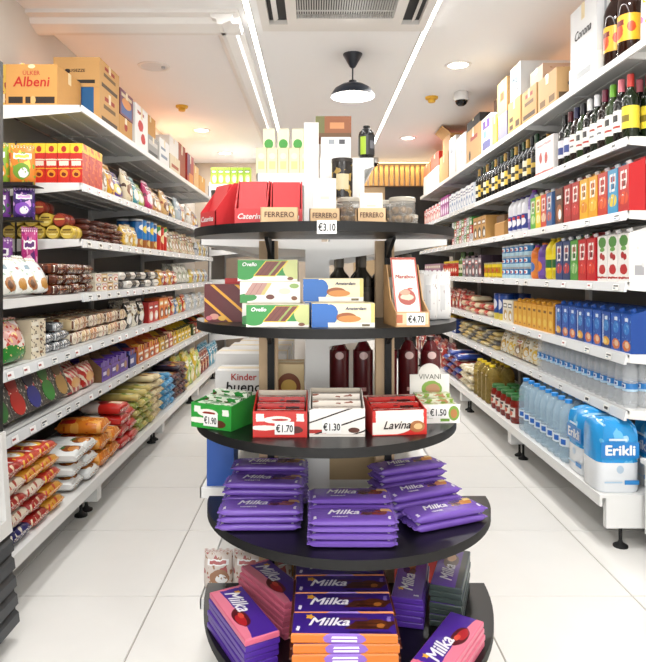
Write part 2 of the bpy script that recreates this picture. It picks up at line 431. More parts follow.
for sx in (-1, 1):
    link('outlet_slot', MB().box(-.055, .055, -.4, .4, -.006, 0, ad).mesh(), ac, (sx * .405, 0, 0))
    link('louvre', MB().hexa([(-.012, -.38, -.03), (.012, -.38, -.012), (.012, .38, -.012), (-.012, .38, -.03), (-.008, -.38, -.026), (.016, -.38, -.008), (.016, .38, -.008), (-.008, .38, -.026)], aw).mesh(), ac, (sx * .42, 0, 0))

# ------------------------------------------------------------------ shelving
LX, RX = -1.20, 1.39           # front edges of the upper shelves
LB, RB = -1.08, 1.27           # front edges of the deeper base shelves
LZ = [2.10, 1.70, 1.41, 1.13, .86, .60, .22]
RZ = [2.23, 1.845, 1.515, 1.195, .87, .62, .246]
SD = 0.45
def al(px): return 1.20 * FPX / (315 - px)
def ar(px): return 1.39 * FPX / (px - 315)
ticket_m = [PR('#f6f6f2', [('rect', .1, .9, .55, .8, '#30343a'), ('rect', .1, .5, .2, .4, '#5a7d8c')]), PR('#f4f2ea', [('rect', .15, .8, .3, .75, '#202024')]), PR('#fbfbfa', [('rect', .1, .6, .4, .7, '#a23a3a')])]
_tk = [MB().box(-.028, .028, -.0015, 0, -.014, .014, M('#f6f6f2', .5), front=t).mesh('price_ticket') for t in ticket_m]
def shelf_mesh(width, depth, tip, rootz, ribs=True):
    """local: front edge at y=0 facing -y, back at y=depth, top at z=0, x across the bay"""
    b = MB(); h = width / 2
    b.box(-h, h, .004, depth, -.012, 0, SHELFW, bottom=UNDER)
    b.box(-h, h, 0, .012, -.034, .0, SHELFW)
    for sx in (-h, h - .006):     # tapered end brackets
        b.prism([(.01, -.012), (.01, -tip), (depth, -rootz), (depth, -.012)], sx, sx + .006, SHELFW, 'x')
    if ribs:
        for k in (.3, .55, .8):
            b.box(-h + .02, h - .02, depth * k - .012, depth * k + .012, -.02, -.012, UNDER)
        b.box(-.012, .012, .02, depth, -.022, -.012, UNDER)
    return b.mesh('shelf')
rail_c = {}
def rail_mesh(width):
    if width not in rail_c:
        h = width / 2; b = MB()
        b.hexa([(-h, -.012, -.044), (h, -.012, -.044), (h, 0, -.044), (-h, 0, -.044), (-h, -.004, -.002), (h, -.004, -.002), (h, 0, -.002), (-h, 0, -.002)], M('#e3e6e8', .25))
        rail_c[width] = b.mesh('price_rail')
    return rail_c[width]
def bay(label, side, y0, y1, zs, base=True, tickets=3, top=None, xf=None, xb=None, depth=SD, group='wall shelving bays', feet=True):
    xf = xf if xf is not None else (LX if side < 0 else RX); xb = xb if xb is not None else (LB if side < 0 else RB)
    wd = y1 - y0; yc = (y0 + y1) / 2
    rz = R(90) if side < 0 else R(-90)
    root = link('shelving_bay', None, None, (xf, yc, 0), (0, 0, rz)); tag(root, label, 'shelving', group)
    h = wd / 2; ext = abs(xb - xf); tp = top or zs[0]
    link('back_panel', MB().box(-h + .002, h - .002, depth, depth + .015, .1, tp - .02, M('#7c7b7a', .5)).mesh(), root)  # darker than a grey-white panel: shade of the shelf interior put into its colour
    for sx in (-h + .016, h - .016):
        u = MB().box(-.015, .015, depth - .02, depth, .02, tp + .02, SHELFW)
        link('upright', u.mesh(), root, (sx, 0, 0))
    for i, z in enumerate(zs):
        last = base and i == len(zs) - 1
        if last:
            s = MB().box(-h, h, -ext, depth, -.015, 0, SHELFW); s.box(-h, h, -ext, -ext + .012, -.052, -.0152, SHELFW)
            so = link('shelf', s.mesh(), root, (0, 0, z))
            kb = MB().box(-.015, .015, -ext + .03, depth, z - .15, z - .0155, SHELFW).mesh('base_bracket')
            for sx in (-h + .016, h - .016): link('base_bracket', kb, root, (sx, 0, 0))
            link('base_beam', MB().box(-h + .032, h - .032, depth * .55, depth * .55 + .03, z - .1, z - .0155, SHELFW).mesh(), root)
            if feet:
                fm = MB().lathe([(.032, 0), (.032, .008), (.012, .02), (.008, .03), (.008, z - .15)], 16, DBLACK).mesh(smooth=40)
                for sx in (-h + .036, h - .036): link('foot', fm, root, (sx, -ext + .11, 0))
        else:
            so = link('shelf', shelf_mesh(wd, depth, .036, .075), root, (0, 0, z))
            if i > 0:
                link('price_rail', rail_mesh(wd), so)
                for k in range(tickets):
                    xx = -h + (k + .5 + random.uniform(-.25, .25)) * wd / tickets
                    link('price_ticket', random.choice(_tk), so, (xx, -.0105, -.024), (R(-11), 0, 0))
    return root
lb = [2.14, 3.23, 4.60, 5.97, 7.34, 8.71]
names = ['nearest low bay of white shelving along the left wall', 'white shelving bay on the left wall holding the round gold packs',
         'white shelving bay on the left wall holding the blue canisters', 'white shelving bay on the left, second from the far end', 'white shelving bay at the far end of the left wall']
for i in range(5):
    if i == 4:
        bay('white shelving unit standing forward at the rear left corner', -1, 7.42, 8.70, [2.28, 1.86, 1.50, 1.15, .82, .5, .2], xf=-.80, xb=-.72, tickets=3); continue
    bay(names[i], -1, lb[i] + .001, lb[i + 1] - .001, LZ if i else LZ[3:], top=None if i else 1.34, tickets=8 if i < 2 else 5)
rb = [2.80, 4.20, 5.60, 7.0, 8.3]
names = ['nearest white shelving bay on the right holding drinks and water', 'white shelving bay on the right holding jars and tins', 'white shelving bay on the right, second from the far end', 'white shelving bay at the far end on the right']
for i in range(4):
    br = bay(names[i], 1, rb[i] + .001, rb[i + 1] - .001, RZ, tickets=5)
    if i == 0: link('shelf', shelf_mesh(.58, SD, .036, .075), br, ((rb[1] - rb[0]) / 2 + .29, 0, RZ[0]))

# drinks cooler at the left edge
ck = link('drinks_cooler', None, None, (0, 0, 0)); tag(ck, 'black upright cooler with white trim at the left edge', 'cooler')
cy0, cy1 = 1.0, 2.13
link('body', MB().box(WL + .01, -1.075, cy0, cy1, .06, 1.95, M('#17181b', .4)).mesh(), ck)
link('glass_door', MB().box(-1.075, -1.062, cy0 + .03, cy1 - .03, .72, 1.9, M('#14181c', .06)).mesh(), ck)
link('door_frame', MB().box(-1.075, -1.058, cy1 - .03, cy1, .66, 1.95, M('#0d0d0f', .4)).mesh(), ck)
link('white_trim', MB().hexa([(-1.075, cy0, .36), (-1.025, cy0, .36), (-1.025, cy1, .36), (-1.075, cy1, .36), (-1.075, cy0, .41), (-1.03, cy0, .41), (-1.03, cy1, .41), (-1.075, cy1, .41)], WHITE).mesh(), ck)
link('corner_post', MB().hexa([(-1.075, cy1 - .035, .41), (-1.03, cy1 - .035, .41), (-1.03, cy1, .41), (-1.075, cy1, .41), (-1.075, cy1 - .03, .70), (-1.05, cy1 - .03, .70), (-1.05, cy1, .70), (-1.075, cy1, .70)], WHITE).mesh(), ck)
link('lower_panel', MB().hexa([(-1.075, cy0, .05), (-1.012, cy0, .05), (-1.012, cy1, .05), (-1.075, cy1, .05), (-1.075, cy0, .36), (-1.035, cy0, .36), (-1.035, cy1, .36), (-1.075, cy1, .36)], M('#0e0f11', .5)).mesh(), ck)
gs = MB().hexa([(0, cy0, 0), (.016, cy0, -.012), (.016, cy1 - .004, -.012), (0, cy1 - .004, 0), (0, cy0, .03), (.012, cy0, .02), (.012, cy1 - .004, .02), (0, cy1 - .004, .03)], M('#3a3d42', .3)).mesh('grille_slat')
for k in range(5): link('grille_slat', gs, ck, (-1.015 - k * .0048, 0, .07 + k * .06))
link('kick_foot', MB().box(-1.3, -1.06, cy0 + .05, cy1 - .05, 0, .06, DBLACK).mesh(), ck)

# low white cabinet at the right edge, next to the nearest bay
lc = link('low_cabinet', None, None, (0, 0, 0)); tag(lc, 'low white cabinet end beside the nearest right shelving bay', 'cabinet')
link('body', MB().box(1.45, 1.90, 1.7, 2.76, .09, .40, SHELFW).mesh(), lc)
link('top', MB().box(1.435, 1.90, 1.7, 2.77, .40, .42, WHITE).mesh(), lc)
link('plinth', MB().box(1.49, 1.90, 1.72, 2.72, 0, .09, M('#4a4a4a', .6)).mesh(), lc)

# centre gondola behind the round display
gd = link('centre_gondola', None, None, (.02, 2.075, 0)); tag(gd, 'white double-sided centre shelving behind the round display stand', 'shelving')
gL = 2.6
link('end_post', MB().box(-.052, .028, 0, .05, .02, 1.34, SHELFW).box(-.056, -.008, .004, .046, 1.34, 1.735, SHELFW).mesh(), gd)
link('end_post', MB().box(-.052, .028, gL - .05, gL, .02, 1.74, SHELFW).mesh(), gd)
link('base_plinth', MB().box(-.30, .36, .05, gL, .02, .12, SHELFW).mesh(), gd)
def gshelf(x0, x1, z, y0, y1, bx):
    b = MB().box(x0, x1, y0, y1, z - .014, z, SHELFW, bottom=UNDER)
    ox = x0 if abs(x0) > abs(x1) else x1; ix = x1 if ox == x0 else x0
    P = [(ox, z - .014), (ox, z - .034), (ix, z - bx), (ix, z - .014)]
    if ox > ix: P = P[::-1]
    for ya, yb in ((y0, y0 + .006), (y1 - .006, y1)): b.prism(P, ya, yb, SHELFW, 'y')
    b.box(ox - (.004 if ox > 0 else 0), ox + (.004 if ox < 0 else 0), y0, y1, z - .034, z, SHELFW)
    link('shelf', b.mesh(), gd)
for z in (1.364, .78, .527, .16):
    gshelf(-.40, -.052, z, .0, gL, .05); gshelf(.028, .42, z, .0, gL, .085)
gshelf(.028, .36, 1.075, .0, gL, .08)
gshelf(-.25, -.052, 1.63, .40, gL, .05); gshelf(-.0, .215, 1.69, .40, gL, .1)
link('spine_panel', MB().box(-.02, 0, .05, gL - .05, .12, .76, M('#d8d6d2', .5)).mesh(), gd)
link('beige_panel', MB().box(.028, .22, .012, .03, .55, .74, M('#b29a74', .6)).mesh(), gd)

# ------------------------------------------------------------------ round display stand
ds = link('round_display_stand', None, None, (0, 2.0, 0)); tag(ds, 'tiered stand of half-round black shelves on two pale wooden posts', 'display stand')
discm = M('#08080b', .34); edgem = M('#060607', .6)
def dshelf(cx, z, half, fr, st=0.0, taper=0.0, th=.026):
    pts = [(cx + half, 0)]
    hw = half - taper; n = 40
    for k in range(n + 1):
        a = PI * k / n; c_ = math.cos(a); e = 1.0 if not st else .72; pts.append((cx + hw * abs(c_) ** e * (1 if c_ > 0 else -1), -st - (fr - st) * math.sin(a) ** e))
    pts.append((cx - half, 0))
    pts = pts[::-1]
    b = MB(); b.prism(pts[::-1], z - th, z, edgem, 'z', cap=discm)
    return link('shelf', b.mesh(smooth=30), ds)
dshelf(.028, 1.37, .405, .405); dshelf(.035, 1.095, .405, .405); dshelf(.035, .795, .405, .415)
dshelf(.103, .527, .440, .448); dshelf(.098, .25, .440, .60)
wood = M('#dcbd97', .6, noise=.1, nscale=25)
for x in (-.150, .225):
    pst = link('post', MB().box(-.03, .03, .018, .055, .0, 1.34, wood).mesh(), ds, (x, 0, 0))
    rl = MB().box(-.010, .012, .006, .018, .29, 1.34, DBLACK)
    link('slotted_rail', rl.mesh(), pst, (.008, 0, 0))
    for z in (1.37, 1.095, .795, .527, .25):
        bk = MB().prism([(-.16, z - .0265), (-.16, z - .034), (.006, z - .085), (.006, z - .0265)], .0, .01, DBLACK, 'x')
        link('bracket', bk.mesh(), pst, (.002, 0, 0))
link('base_plate', MB().box(-.3, .5, -.25, .05, 0, .025, edgem).mesh(), ds)
link('base_column', MB().box(-.05, .2, -.12, -.02, .025, .224, edgem).mesh(), ds)
# ------------------------------------------------------------------ product kits
def carton(w, d, h, body=KRAFT, front=None, right=None, left=None, tape=M('#e6d3a8', .3), top=None, text=None):
    """text: list of (face, string, width, z fraction, colour, shear)"""
    k = Kit()
    b = MB().box(-w / 2, w / 2, -d / 2, d / 2, 0, h, body, **{n: m for n, m in (('front', front), ('right', right), ('left', left), ('top', top)) if m})
    k.add('body', b)
    t = MB().box(-w / 2 - .0008, w / 2 + .0008, -.02, .02, h, h + .0009, tape).box(-w / 2 - .001, -w / 2, -.02, .02, h * .72, h, tape).box(w / 2, w / 2 + .001, -.02, .02, h * .72, h, tape)
    k.add('tape', t)
    for f, s, tw, zf, c, shr in (text or []):
        m = text_mesh(s, tw, M(c, .6), shear=shr, bold=.01)
        if f == 'front': k.add('lettering', m, -1, (0, -d / 2 - .0015, h * zf))
        elif f == 'right': k.add('lettering', m, -1, (w / 2 + .0015, 0, h * zf), (0, 0, R(90)))
        elif f == 'left': k.add('lettering', m, -1, (-w / 2 - .0015, 0, h * zf), (0, 0, R(-90)))
    return k

def pack(w, d, h, front, side, top=None, flap=True):
    """small retail box; a folded top flap edge stands a little proud"""
    k = Kit()
    k.add('carton', MB().box(-w / 2, w / 2, -d / 2, d / 2, 0, h, side, front=front, back=front, top=top or side))
    if flap: k.add('flap', MB().box(-w / 2 + .001, w / 2 - .001, -d / 2 - .0006, d / 2 - .004, h, h + .0012, top or side))
    return k

def juice(w, d, h, front, side, cap):
    k = Kit(); b = MB(); s = h * .86
    b.hexa([(-w / 2, -d / 2, 0), (w / 2, -d / 2, 0), (w / 2, d / 2, 0), (-w / 2, d / 2, 0), (-w / 2, -d / 2, s), (w / 2, -d / 2, s), (w / 2, d / 2, h * .98), (-w / 2, d / 2, h * .98)], side, front=front, back=front)
    b.box(-w / 2, w / 2, d / 2 - .006, d / 2, h * .98, h, side)
    i = k.add('carton', b)
    ct = MB().lathe([(.013, 0), (.013, .014), (.011, .016)], 12, cap)
    k.add('cap', ct.mesh(smooth=40), i, (0, -d * .12, s + (h * .98 - s) * .36), (R(24), 0, 0))
    return k

def wine(glass, cap, lab, h=.30, r=.037):
    k = Kit()
    p = [(r * .9, 0), (r, .006), (r, h * .6), (r * .92, h * .66), (r * .45, h * .75), (r * .38, h * .8), (r * .37, h * .97), (r * .4, h * .975), (r * .4, h)]
    k.add('bottle', MB().lathe(p, 14, glass).mesh(smooth=50))
    k.add('capsule', MB().lathe([(r * .42, h * .8), (r * .42, h * .985), (r * .38, h + .001)], 12, cap).mesh(smooth=40))
    k.add('label', MB().lathe([(r + .0006, h * .16), (r + .0006, h * .5)], 14, lab, bottom=False, top=False).mesh(smooth=50))
    return k

def pet(h, r, body, cap, lab, l0=.38, l1=.6, ribs=True, n=14):
    k = Kit()
    p = [(r * .8, 0), (r, .012)]
    if ribs:
        z = .03
        while z < h * .70:
            p += [(r, z), (r * .93, z + .008), (r, z + .016)]; z += .034
    else: p += [(r, h * .66)]
    p += [(r, h * .72), (r * .9, h * .80), (r * .55, h * .9), (r * .36, h * .935), (r * .36, h * .96)]
    k.add('bottle', MB().lathe(p, n, body).mesh(smooth=55))
    k.add('cap', MB().lathe([(r * .42, h * .945), (r * .42, h * .995), (r * .38, h)], 12, cap).mesh(smooth=40))
    if lab: k.add('label', MB().lathe([(r + .001, h * l0), (r + .001, h * l1)], n, lab, bottom=False, top=False).mesh(smooth=50))
    return k

def tin(r, h, lab, lid, n=18, rim=True):
    k = Kit()
    k.add('can', MB().lathe([(r * .96, 0), (r, .004), (r, h - .006), (r * .97, h - .002)], n, lab).mesh(smooth=40))
    k.add('lid', MB().lathe([(r * 1.02, h - .012), (r * 1.02, h), (r * .94, h + .001), (r * .92, h - .002)], n, lid).mesh(smooth=40))
    return k

def jar(r, h, body, lid, lab, n=16):
    k = Kit()
    k.add('glass', MB().lathe([(r * .9, 0), (r, .01), (r, h * .74), (r * .8, h * .84), (r * .78, h * .88)], n, body).mesh(smooth=45))
    k.add('lid', MB().lathe([(r * .86, h * .86), (r * .86, h * .985), (r * .8, h)], n, lid).mesh(smooth=40))
    k.add('label', MB().lathe([(r + .0008, h * .2), (r + .0008, h * .62)], n, lab, bottom=False, top=False).mesh(smooth=50))
    return k

def bag(w, h, t, pr, seal=None, n=16, seed=0):
    """standing pillow bag with a crimped top seal"""
    rnd = random.Random(seed); k = Kit(); rings = []
    P = [(0, .55, .93), (.03, .8, .97), (.15, 1, 1), (.4, 1.05, 1), (.65, .85, .985), (.82, .5, .97), (.91, .16, .965)]
    for v, tt, ww in P:
        ring = []
        for i in range(n):
            a = 2 * PI * i / n; c, s = math.cos(a), math.sin(a)
            x = w / 2 * ww * (abs(c) ** .55) * (1 if c > 0 else -1); yv = t / 2 * tt * (abs(s) ** .8) * (1 if s > 0 else -1)
            j = rnd.uniform(-.06, .06) * t * tt if 0 < v < .9 else 0
            ring.append((x, yv + j, v * h))
        rings.append(ring)
    b = MB().rings(rings, pr, uvf=lambda q: (q[0] / w + .5, q[2] / h))
    k.add('pouch', b.mesh(smooth=60))
    z0, z1 = h * .905, h; x = w * .485; e = t * .05; sb = MB(); m = 8
    for q in range(m):      # zig-zag crimp
        xa, xb = -x + 2 * x * q / m, -x + 2 * x * (q + 1) / m
        sb.hexa([(xa, -e, z0), (xb, -e, z0), (xb, e, z0), (xa, e, z0), (xa, -e * .5, z1 - .004 * (q % 2)), (xb, -e * .5, z1 - .004 * (q % 2)), (xb, e * .5, z1 - .004 * (q % 2)), (xa, e * .5, z1 - .004 * (q % 2))], seal or pr)
    k.add('top_seal', sb)
    return k

def flow(L, D, T, pr, seal=None, puff=.18, n=12):
    """flow-wrapped pack lying flat, length along x, crimped fins at both ends"""
    k = Kit(); rings = []
    for u, tt, ww in ((-.94, .25, .90), (-.90, .6, .96), (-.84, .9, 1), (-.4, 1, 1), (.4, 1, 1), (.84, .9, 1), (.90, .6, .96), (.94, .25, .90)):
        ring = []
        for i in range(n):
            a = 2 * PI * (i + .5) / n; c, s = math.cos(a), math.sin(a)
            e = puff * 2 + .2
            yv = D / 2 * ww * (abs(c) ** e) * (1 if c > 0 else -1); zv = T / 2 * tt * (abs(s) ** e) * (1 if s > 0 else -1)
            ring.append((u * L / 2, yv, T / 2 + zv))
        rings.append(ring)
    k.add('wrapper', MB().rings(rings, pr, uvf=lambda q: (q[0] / L + .5, q[1] / D + .5)).mesh(smooth=50))
    for sg in (-1, 1):
        s = MB()
        for q in range(6):
            ya, yb = -D * .45 + D * .9 * q / 6, -D * .45 + D * .9 * (q + 1) / 6
            xo = sg * (L / 2 - .003 * (q % 2)); xi = sg * L * .465; a_, b_ = min(xi, xo), max(xi, xo)
            s.box(a_, b_, ya, yb, T * .44 + .001 * (q % 2), T * .56 + .001 * (q % 2), seal or pr)
        k.add('end_seal', s)
    return k

def roll(r, L, pr, face):
    """round pack lying on its side, round face towards -y"""
    k = Kit(); b = MB(); n = 18; rings = []
    for yv, rr in ((-L / 2, r * .9), (-L / 2 + .006, r), (L / 2 - .006, r), (L / 2, r * .9)):
        rings.append([(rr * math.cos(2 * PI * i / n), yv, r + rr * math.sin(2 * PI * i / n)) for i in range(n)][::-1])
    b.rings(rings, pr, cap=False)
    b.v += [(r * .9 * math.cos(2 * PI * i / n), L / 2, r + r * .9 * math.sin(2 * PI * i / n)) for i in range(n)]
    b.face(range(len(b.v) - 1, len(b.v) - n - 1, -1), pr); k.add('wrapper', b.mesh(smooth=50))
    c = MB(); vv = [(r * .9 * math.cos(2 * PI * i / n), -L / 2, r + r * .9 * math.sin(2 * PI * i / n)) for i in range(n)]
    c.v = list(vv)
    uvs = [(p[0] / (2 * r) + .5, p[2] / (2 * r)) for p in vv]
    c.face(range(n), face, uvs); k.add('end_face', c)
    return k

# ------------------------------------------------------------------ placing goods along the shelves
SHN = ['top', 'second', 'third', 'fourth', 'fifth', 'sixth', 'bottom']
_seen = {}
def goods(side, si, y0, y1, kits, name, cat, desc, step, depth, rows=1, stack=1, lh=.05, tilt=0.0, jit=.0, spin=0.0, inset=.03, group=None, rowgap=None, zz=0.0, scj=0.0, xf=None):
    """a run of goods from the near end y0 to y1; kits is one kit or a list used in turn"""
    if isinstance(kits, Kit): kits = [kits]
    sn = 'left' if side < 0 else 'right'
    z = (LZ if side < 0 else RZ)[si] + zz + .0005
    if xf is None: xf = ((LX if si < 6 else LB) if side < 0 else (RX if si < 6 else RB))
    n = max(1, int((y1 - y0) / step + .001)); rg = rowgap or depth * 1.03
    key = (side, si, desc); base_i = _seen.get(key, 0); _seen[key] = base_i + n
    rz = R(90) if side < 0 else R(-90)
    lying = abs(spin) > 45
    z += abs(math.sin(tilt)) * min(depth, .1) * .5 + (.0 if not tilt else .002)
    for i in range(n):
        for r in range(rows):
            top_s = stack - (random.choice((0, 0, 1)) if lying and stack > 2 else 0)
            dx = inset + depth / 2 + r * rg
            for s in range(top_s):
                x = xf + (-dx if side < 0 else dx) + (random.uniform(-1, 1) * (.012 if lying else jit * .5) if r == 0 else 0)
                yy = y0 + (i + .5) * step + random.uniform(-1, 1) * jit * .3
                lab = '%s, %s %s shelf, %s from near end' % (desc, sn, SHN[si], ORD[min(base_i + i, 29)])
                if rows > 1: lab += ', %s rank' % (['front', 'second', 'third', 'fourth'][r])
                if stack > 1: lab += ', %s layer' % ORD[s]
                sc = None
                if scj:
                    q = 1 + random.uniform(-scj, scj); sc = (q, q, q)
                place(kits[(i + r * 2 + s) % len(kits)], name, lab, cat, (x, yy, z + s * lh), (tilt, 0, rz + R(spin) + random.uniform(-1, 1) * ((.06 if step > .09 else .02) if lying else jit * 3)),
                      group or (desc + ' on the ' + sn + ' ' + SHN[si] + ' shelf'), sc)

def bagp(base, a, b, c='#ffffff', sd=0):
    """bag artwork: name panel, a picture of the contents, splashes"""
    rr = random.Random(str((base, a, b, c, sd)))
    x = rr.uniform(.4, .6)
    return PR(base, [('spot', 3.0, 3.0, .58, b), ('ell', x, .34, .34, .2, a), ('ell', x + .08, .3, .2, .12, c), ('spot', 9, 7, .63, a), ('rect', .14, .86, .64, .78, c), ('rect', .22, .78, .67, .75, b)], rough=.28, wob=.09, wscale=5, bump=.15)
def flowp(base, a, b, c='#ffffff'):
    return PR(base, [('rect', .1, .5, .25, .75, c), ('ell', .68, .5, .18, .33, a), ('ell', .72, .45, .1, .2, b), ('rect', .14, .44, .4, .62, b)], rough=.3, wob=.07, wscale=6)
def boxp(base, a, b, c='#ffffff'):
    return PR(base, [('ell', .55, .32, .36, .24, a), ('ell', .62, .28, .2, .14, c), ('rect', .12, .88, .66, .86, b), ('rect', .2, .8, .71, .8, c)], rough=.4, wob=.03)
def cookp(base='#f2e6cc'):
    return PR(base, [('spot', 4, 4, .53, '#6b3416'), ('spot', 5, 5, .6, '#b8402c'), ('spot', 6, 6, .6, '#fff6e4')], rough=.3, wob=.15, bump=.2)

# ---- left wall, top shelf: shipping cartons
z0 = LZ[0] + .0005
def box_at(name, label, x0, x1, y0, y1, z, h, k=None, cat='carton', grp='cartons on the left top shelf', **kw):
    kit = k or carton(x1 - x0, y1 - y0, h, **kw)
    return place(kit, name, label, cat, ((x0 + x1) / 2, (y0 + y1) / 2, z), 0, grp)
KO = M('#cf9a55', .7, noise=.06)
al_front = PR('#d39a52', [('rect', .05, .95, .06, .22, '#2a1c14'), ('rect', .33, .38, .06, .22, '#d39a52'), ('rect', .48, .5, .06, .22, '#d39a52'), ('ell', .53, .14, .05, .1, '#e0b070'), ('ell', .5, .95, .07, .05, '#f6e2b4')], rough=.7)
box_at('shipping_carton', 'brown shipping carton with red lettering at the end of the left top shelf', -1.600, -1.334, 3.25, 3.58, z0, .215, body=KO, front=al_front,
       text=[('front', 'Albeni', .19, .58, '#c8281c', .12), ('front', 'ÜLKER', .09, .80, '#c8503a', 0)])
st_side = PR('#d2a264', [('rect', .1, .9, .1, .24, '#5a4632'), ('rect', .2, .8, .5, .62, '#7a5c3a'), ('rect', .25, .75, .74, .86, '#a33a28')], rough=.7)
box_at('shipping_carton', 'brown carton with a blue stripe under another carton, left top shelf', -1.65, -1.235, 3.60, 3.96, z0, .20, body=KRAFT2, front=PR('#d2a264', [('rect', .72, .92, 0, 1, '#1f5f96'), ('rect', .55, .66, .6, .72, '#3a2c20')], .7), right=st_side)
box_at('shipping_carton', 'brown carton with dark lettering stacked on the blue-striped carton', -1.50, -1.235, 3.60, 3.96, z0 + .2015, .17, body=KRAFT2, right=st_side,
       front=PR('#d2a264', [('rect', .42, .9, .12, .24, '#2a2018'), ('ell', .3, .52, .06, .09, '#2a2018')], .7), text=[('front', 'SUGEZZE', .1, .55, '#2a2018', 0)])
box_at('shipping_carton', 'plain brown carton under a small purple box, left top shelf', -1.60, -1.24, 3.98, 4.26, z0, .145, body=KO, right=PR('#cf9a55', [('ell', .5, .6, .12, .18, '#b0382a')], .7))
box_at('purple_carton', 'small purple carton with a sunset picture, left top shelf', -1.60, -1.235, 3.98, 4.26, z0 + .1465, .165, body=M('#6d2744', .5), right=PR('#6d2744', [('rect', .1, .9, .08, .5, '#2f4a8c'), ('ell', .5, .55, .35, .2, '#d98a3a'), ('rect', .1, .9, .75, .88, '#d8c7a0')], .5))
box_at('white_carton', 'tall white carton with red printed shapes, left top shelf', -1.60, -1.225, 4.28, 4.60, z0, .30, body=WHITE, right=PR('#f3f1ee', [('ell', .42, .55, .2, .13, '#c8322e'), ('ell', .62, .28, .18, .12, '#c8322e'), ('rect', .15, .7, .8, .87, '#b05a50')], .6, wob=.1))
box_at('shipping_carton', 'grey carton below a brown one, left top shelf', -1.60, -1.23, 4.62, 4.94, z0, .16, body=M('#a9a7a2', .6), right=PR('#9c9a96', [('rect', .1, .9, .15, .3, '#4a4a4a'), ('rect', .1, .9, .6, .8, '#c9c6c0')], .6))
box_at('shipping_carton', 'brown carton on top of a grey one, left top shelf', -1.60, -1.25, 4.62, 4.92, z0 + .1615, .16, body=KO)
box_at('white_carton', 'low white carton beside the grey carton, left top shelf', -1.60, -1.23, 4.97, 5.30, z0, .21, body=WHITE, right=PR('#eeeeec', [('rect', .15, .8, .3, .42, '#8a98a8'), ('rect', .15, .6, .6, .7, '#8a98a8')], .6))
box_at('shipping_carton', 'cream carton below a white one, left top shelf', -1.58, -1.23, 5.33, 5.72, z0, .15, body=M('#e4d4b4', .6), right=PR('#e4d4b4', [('rect', .15, .85, .3, .5, '#b0583a')], .6))
box_at('white_carton', 'white carton stacked on a cream one, left top shelf', -1.58, -1.24, 5.35, 5.70, z0 + .1515, .16, body=M('#f0ede6', .6))
box_at('red_brown_carton', 'red-brown carton behind the white one, left top shelf', -1.60, -1.25, 5.75, 6.05, z0, .33, body=M('#a8573a', .6))
box_at('red_carton', 'red and purple printed carton far along the left top shelf', -1.60, -1.24, 6.10, 6.42, z0, .30, body=M('#b3342c', .5), right=PR('#b3342c', [('rect', 0, .5, .3, 1, '#6d2a5c'), ('rect', .3, .9, 0, .4, '#e08a3a')], .5))
box_at('shipping_carton', 'tall kraft carton beside the red and purple carton, left top shelf', -1.60, -1.26, 6.46, 6.80, z0, .26, body=KRAFT2)
box_at('shipping_carton', 'kraft carton at the far end of the left top shelf', -1.60, -1.26, 6.84, 7.2, z0, .2, body=KO)
fr = place(carton(.10, .3, .22, body=M('#7a1f1f', .5), front=PR('#8c2323', [('spot', 4, 5, .5, '#d8b04a'), ('rect', .1, .9, .1, .3, '#e8d8c0')], .4)), 'red_carton', 'dark red box at the left edge beside the lettered carton', 'carton', (-1.655, 3.42, z0))

# ---- left wall, second shelf
sd_r = PR('#c9302a', [('band', .78, 1, '#f0c52c'), ('spot', 2, 6, .55, '#e2622a')], .35)
kb_front = PR('#d02c22', [('band', .76, 1.0, '#f3cf35'), ('ell', .5, .86, .22, .08, '#b8281e'), ('band', .58, .61, '#f6e8c8'), ('rect', .1, .9, .44, .56, '#f3e6d6'), ('ell', .5, .24, .34, .1, '#ef9a2e'), ('ell', .5, .22, .2, .05, '#7a1c14'), ('band', .36, .38, '#f2c33a')], .35, wob=.04)
kk = Kit(); kk.add('carton', MB().box(-.031, .031, -.05, .05, 0, .205, sd_r, front=kb_front, right=sd_r)); kk.add('flap', MB().box(-.03, .03, -.0505, .04, .205, .2062, M('#f3cf35', .4)))
for c in range(6):
    for r in range(3):
        place(kk, 'biscuit_carton', 'red yellow biscuit carton, %s from the aisle, %s rank, left second shelf' % (ORD[5 - c], ['front', 'middle', 'rear'][r]), 'carton', (-1.558 + c * .0645, 3.30 + r * .103, LZ[1] + .0005), 0, 'red and yellow biscuit cartons')
seq = [('white cookie bag', bagp('#f4efe6', '#8a5a34', '#d9a24a')), ('yellow snack bag', bagp('#efb52a', '#b8641c', '#7a3a14')), ('purple snack bag', bagp('#5a2f9c', '#e8d34a', '#2a1458')), ('cream biscuit bag', bagp('#efe0bd', '#8a5428', '#5a3418')),
       ('teal and white bag', bagp('#2f9aa6', '#f2f0e8', '#1a5560')), ('lime green snack bag', bagp('#a9c23a', '#f0ead0', '#4a6a1a')), ('magenta snack bag', bagp('#c02265', '#f4d0dc', '#6a0f38')), ('golden cookie bag', bagp('#d59a4a', '#6a3a1c', '#f3e2b8')),
       ('brown cookie bag', bagp('#c08a54', '#f2e2c0', '#6a3418')), ('tan cookie bag', bagp('#e0b878', '#7a4522', '#a8522c')), ('navy snack bag', bagp('#2a2f5c', '#e0c040', '#8c8cb8')), ('cream yellow bag', bagp('#f0e6b0', '#c89a3a', '#6a7a3a')),
       ('silver blue bag', bagp('#b8c4cc', '#3a5a8c', '#e8e8e8')), ('orange snack bag', bagp('#e2782a', '#f6e0b0', '#8a2a14')), ('pale grey bag', bagp('#d6d2c8', '#8a7a6a', '#b84a3a'))]
y = 3.635
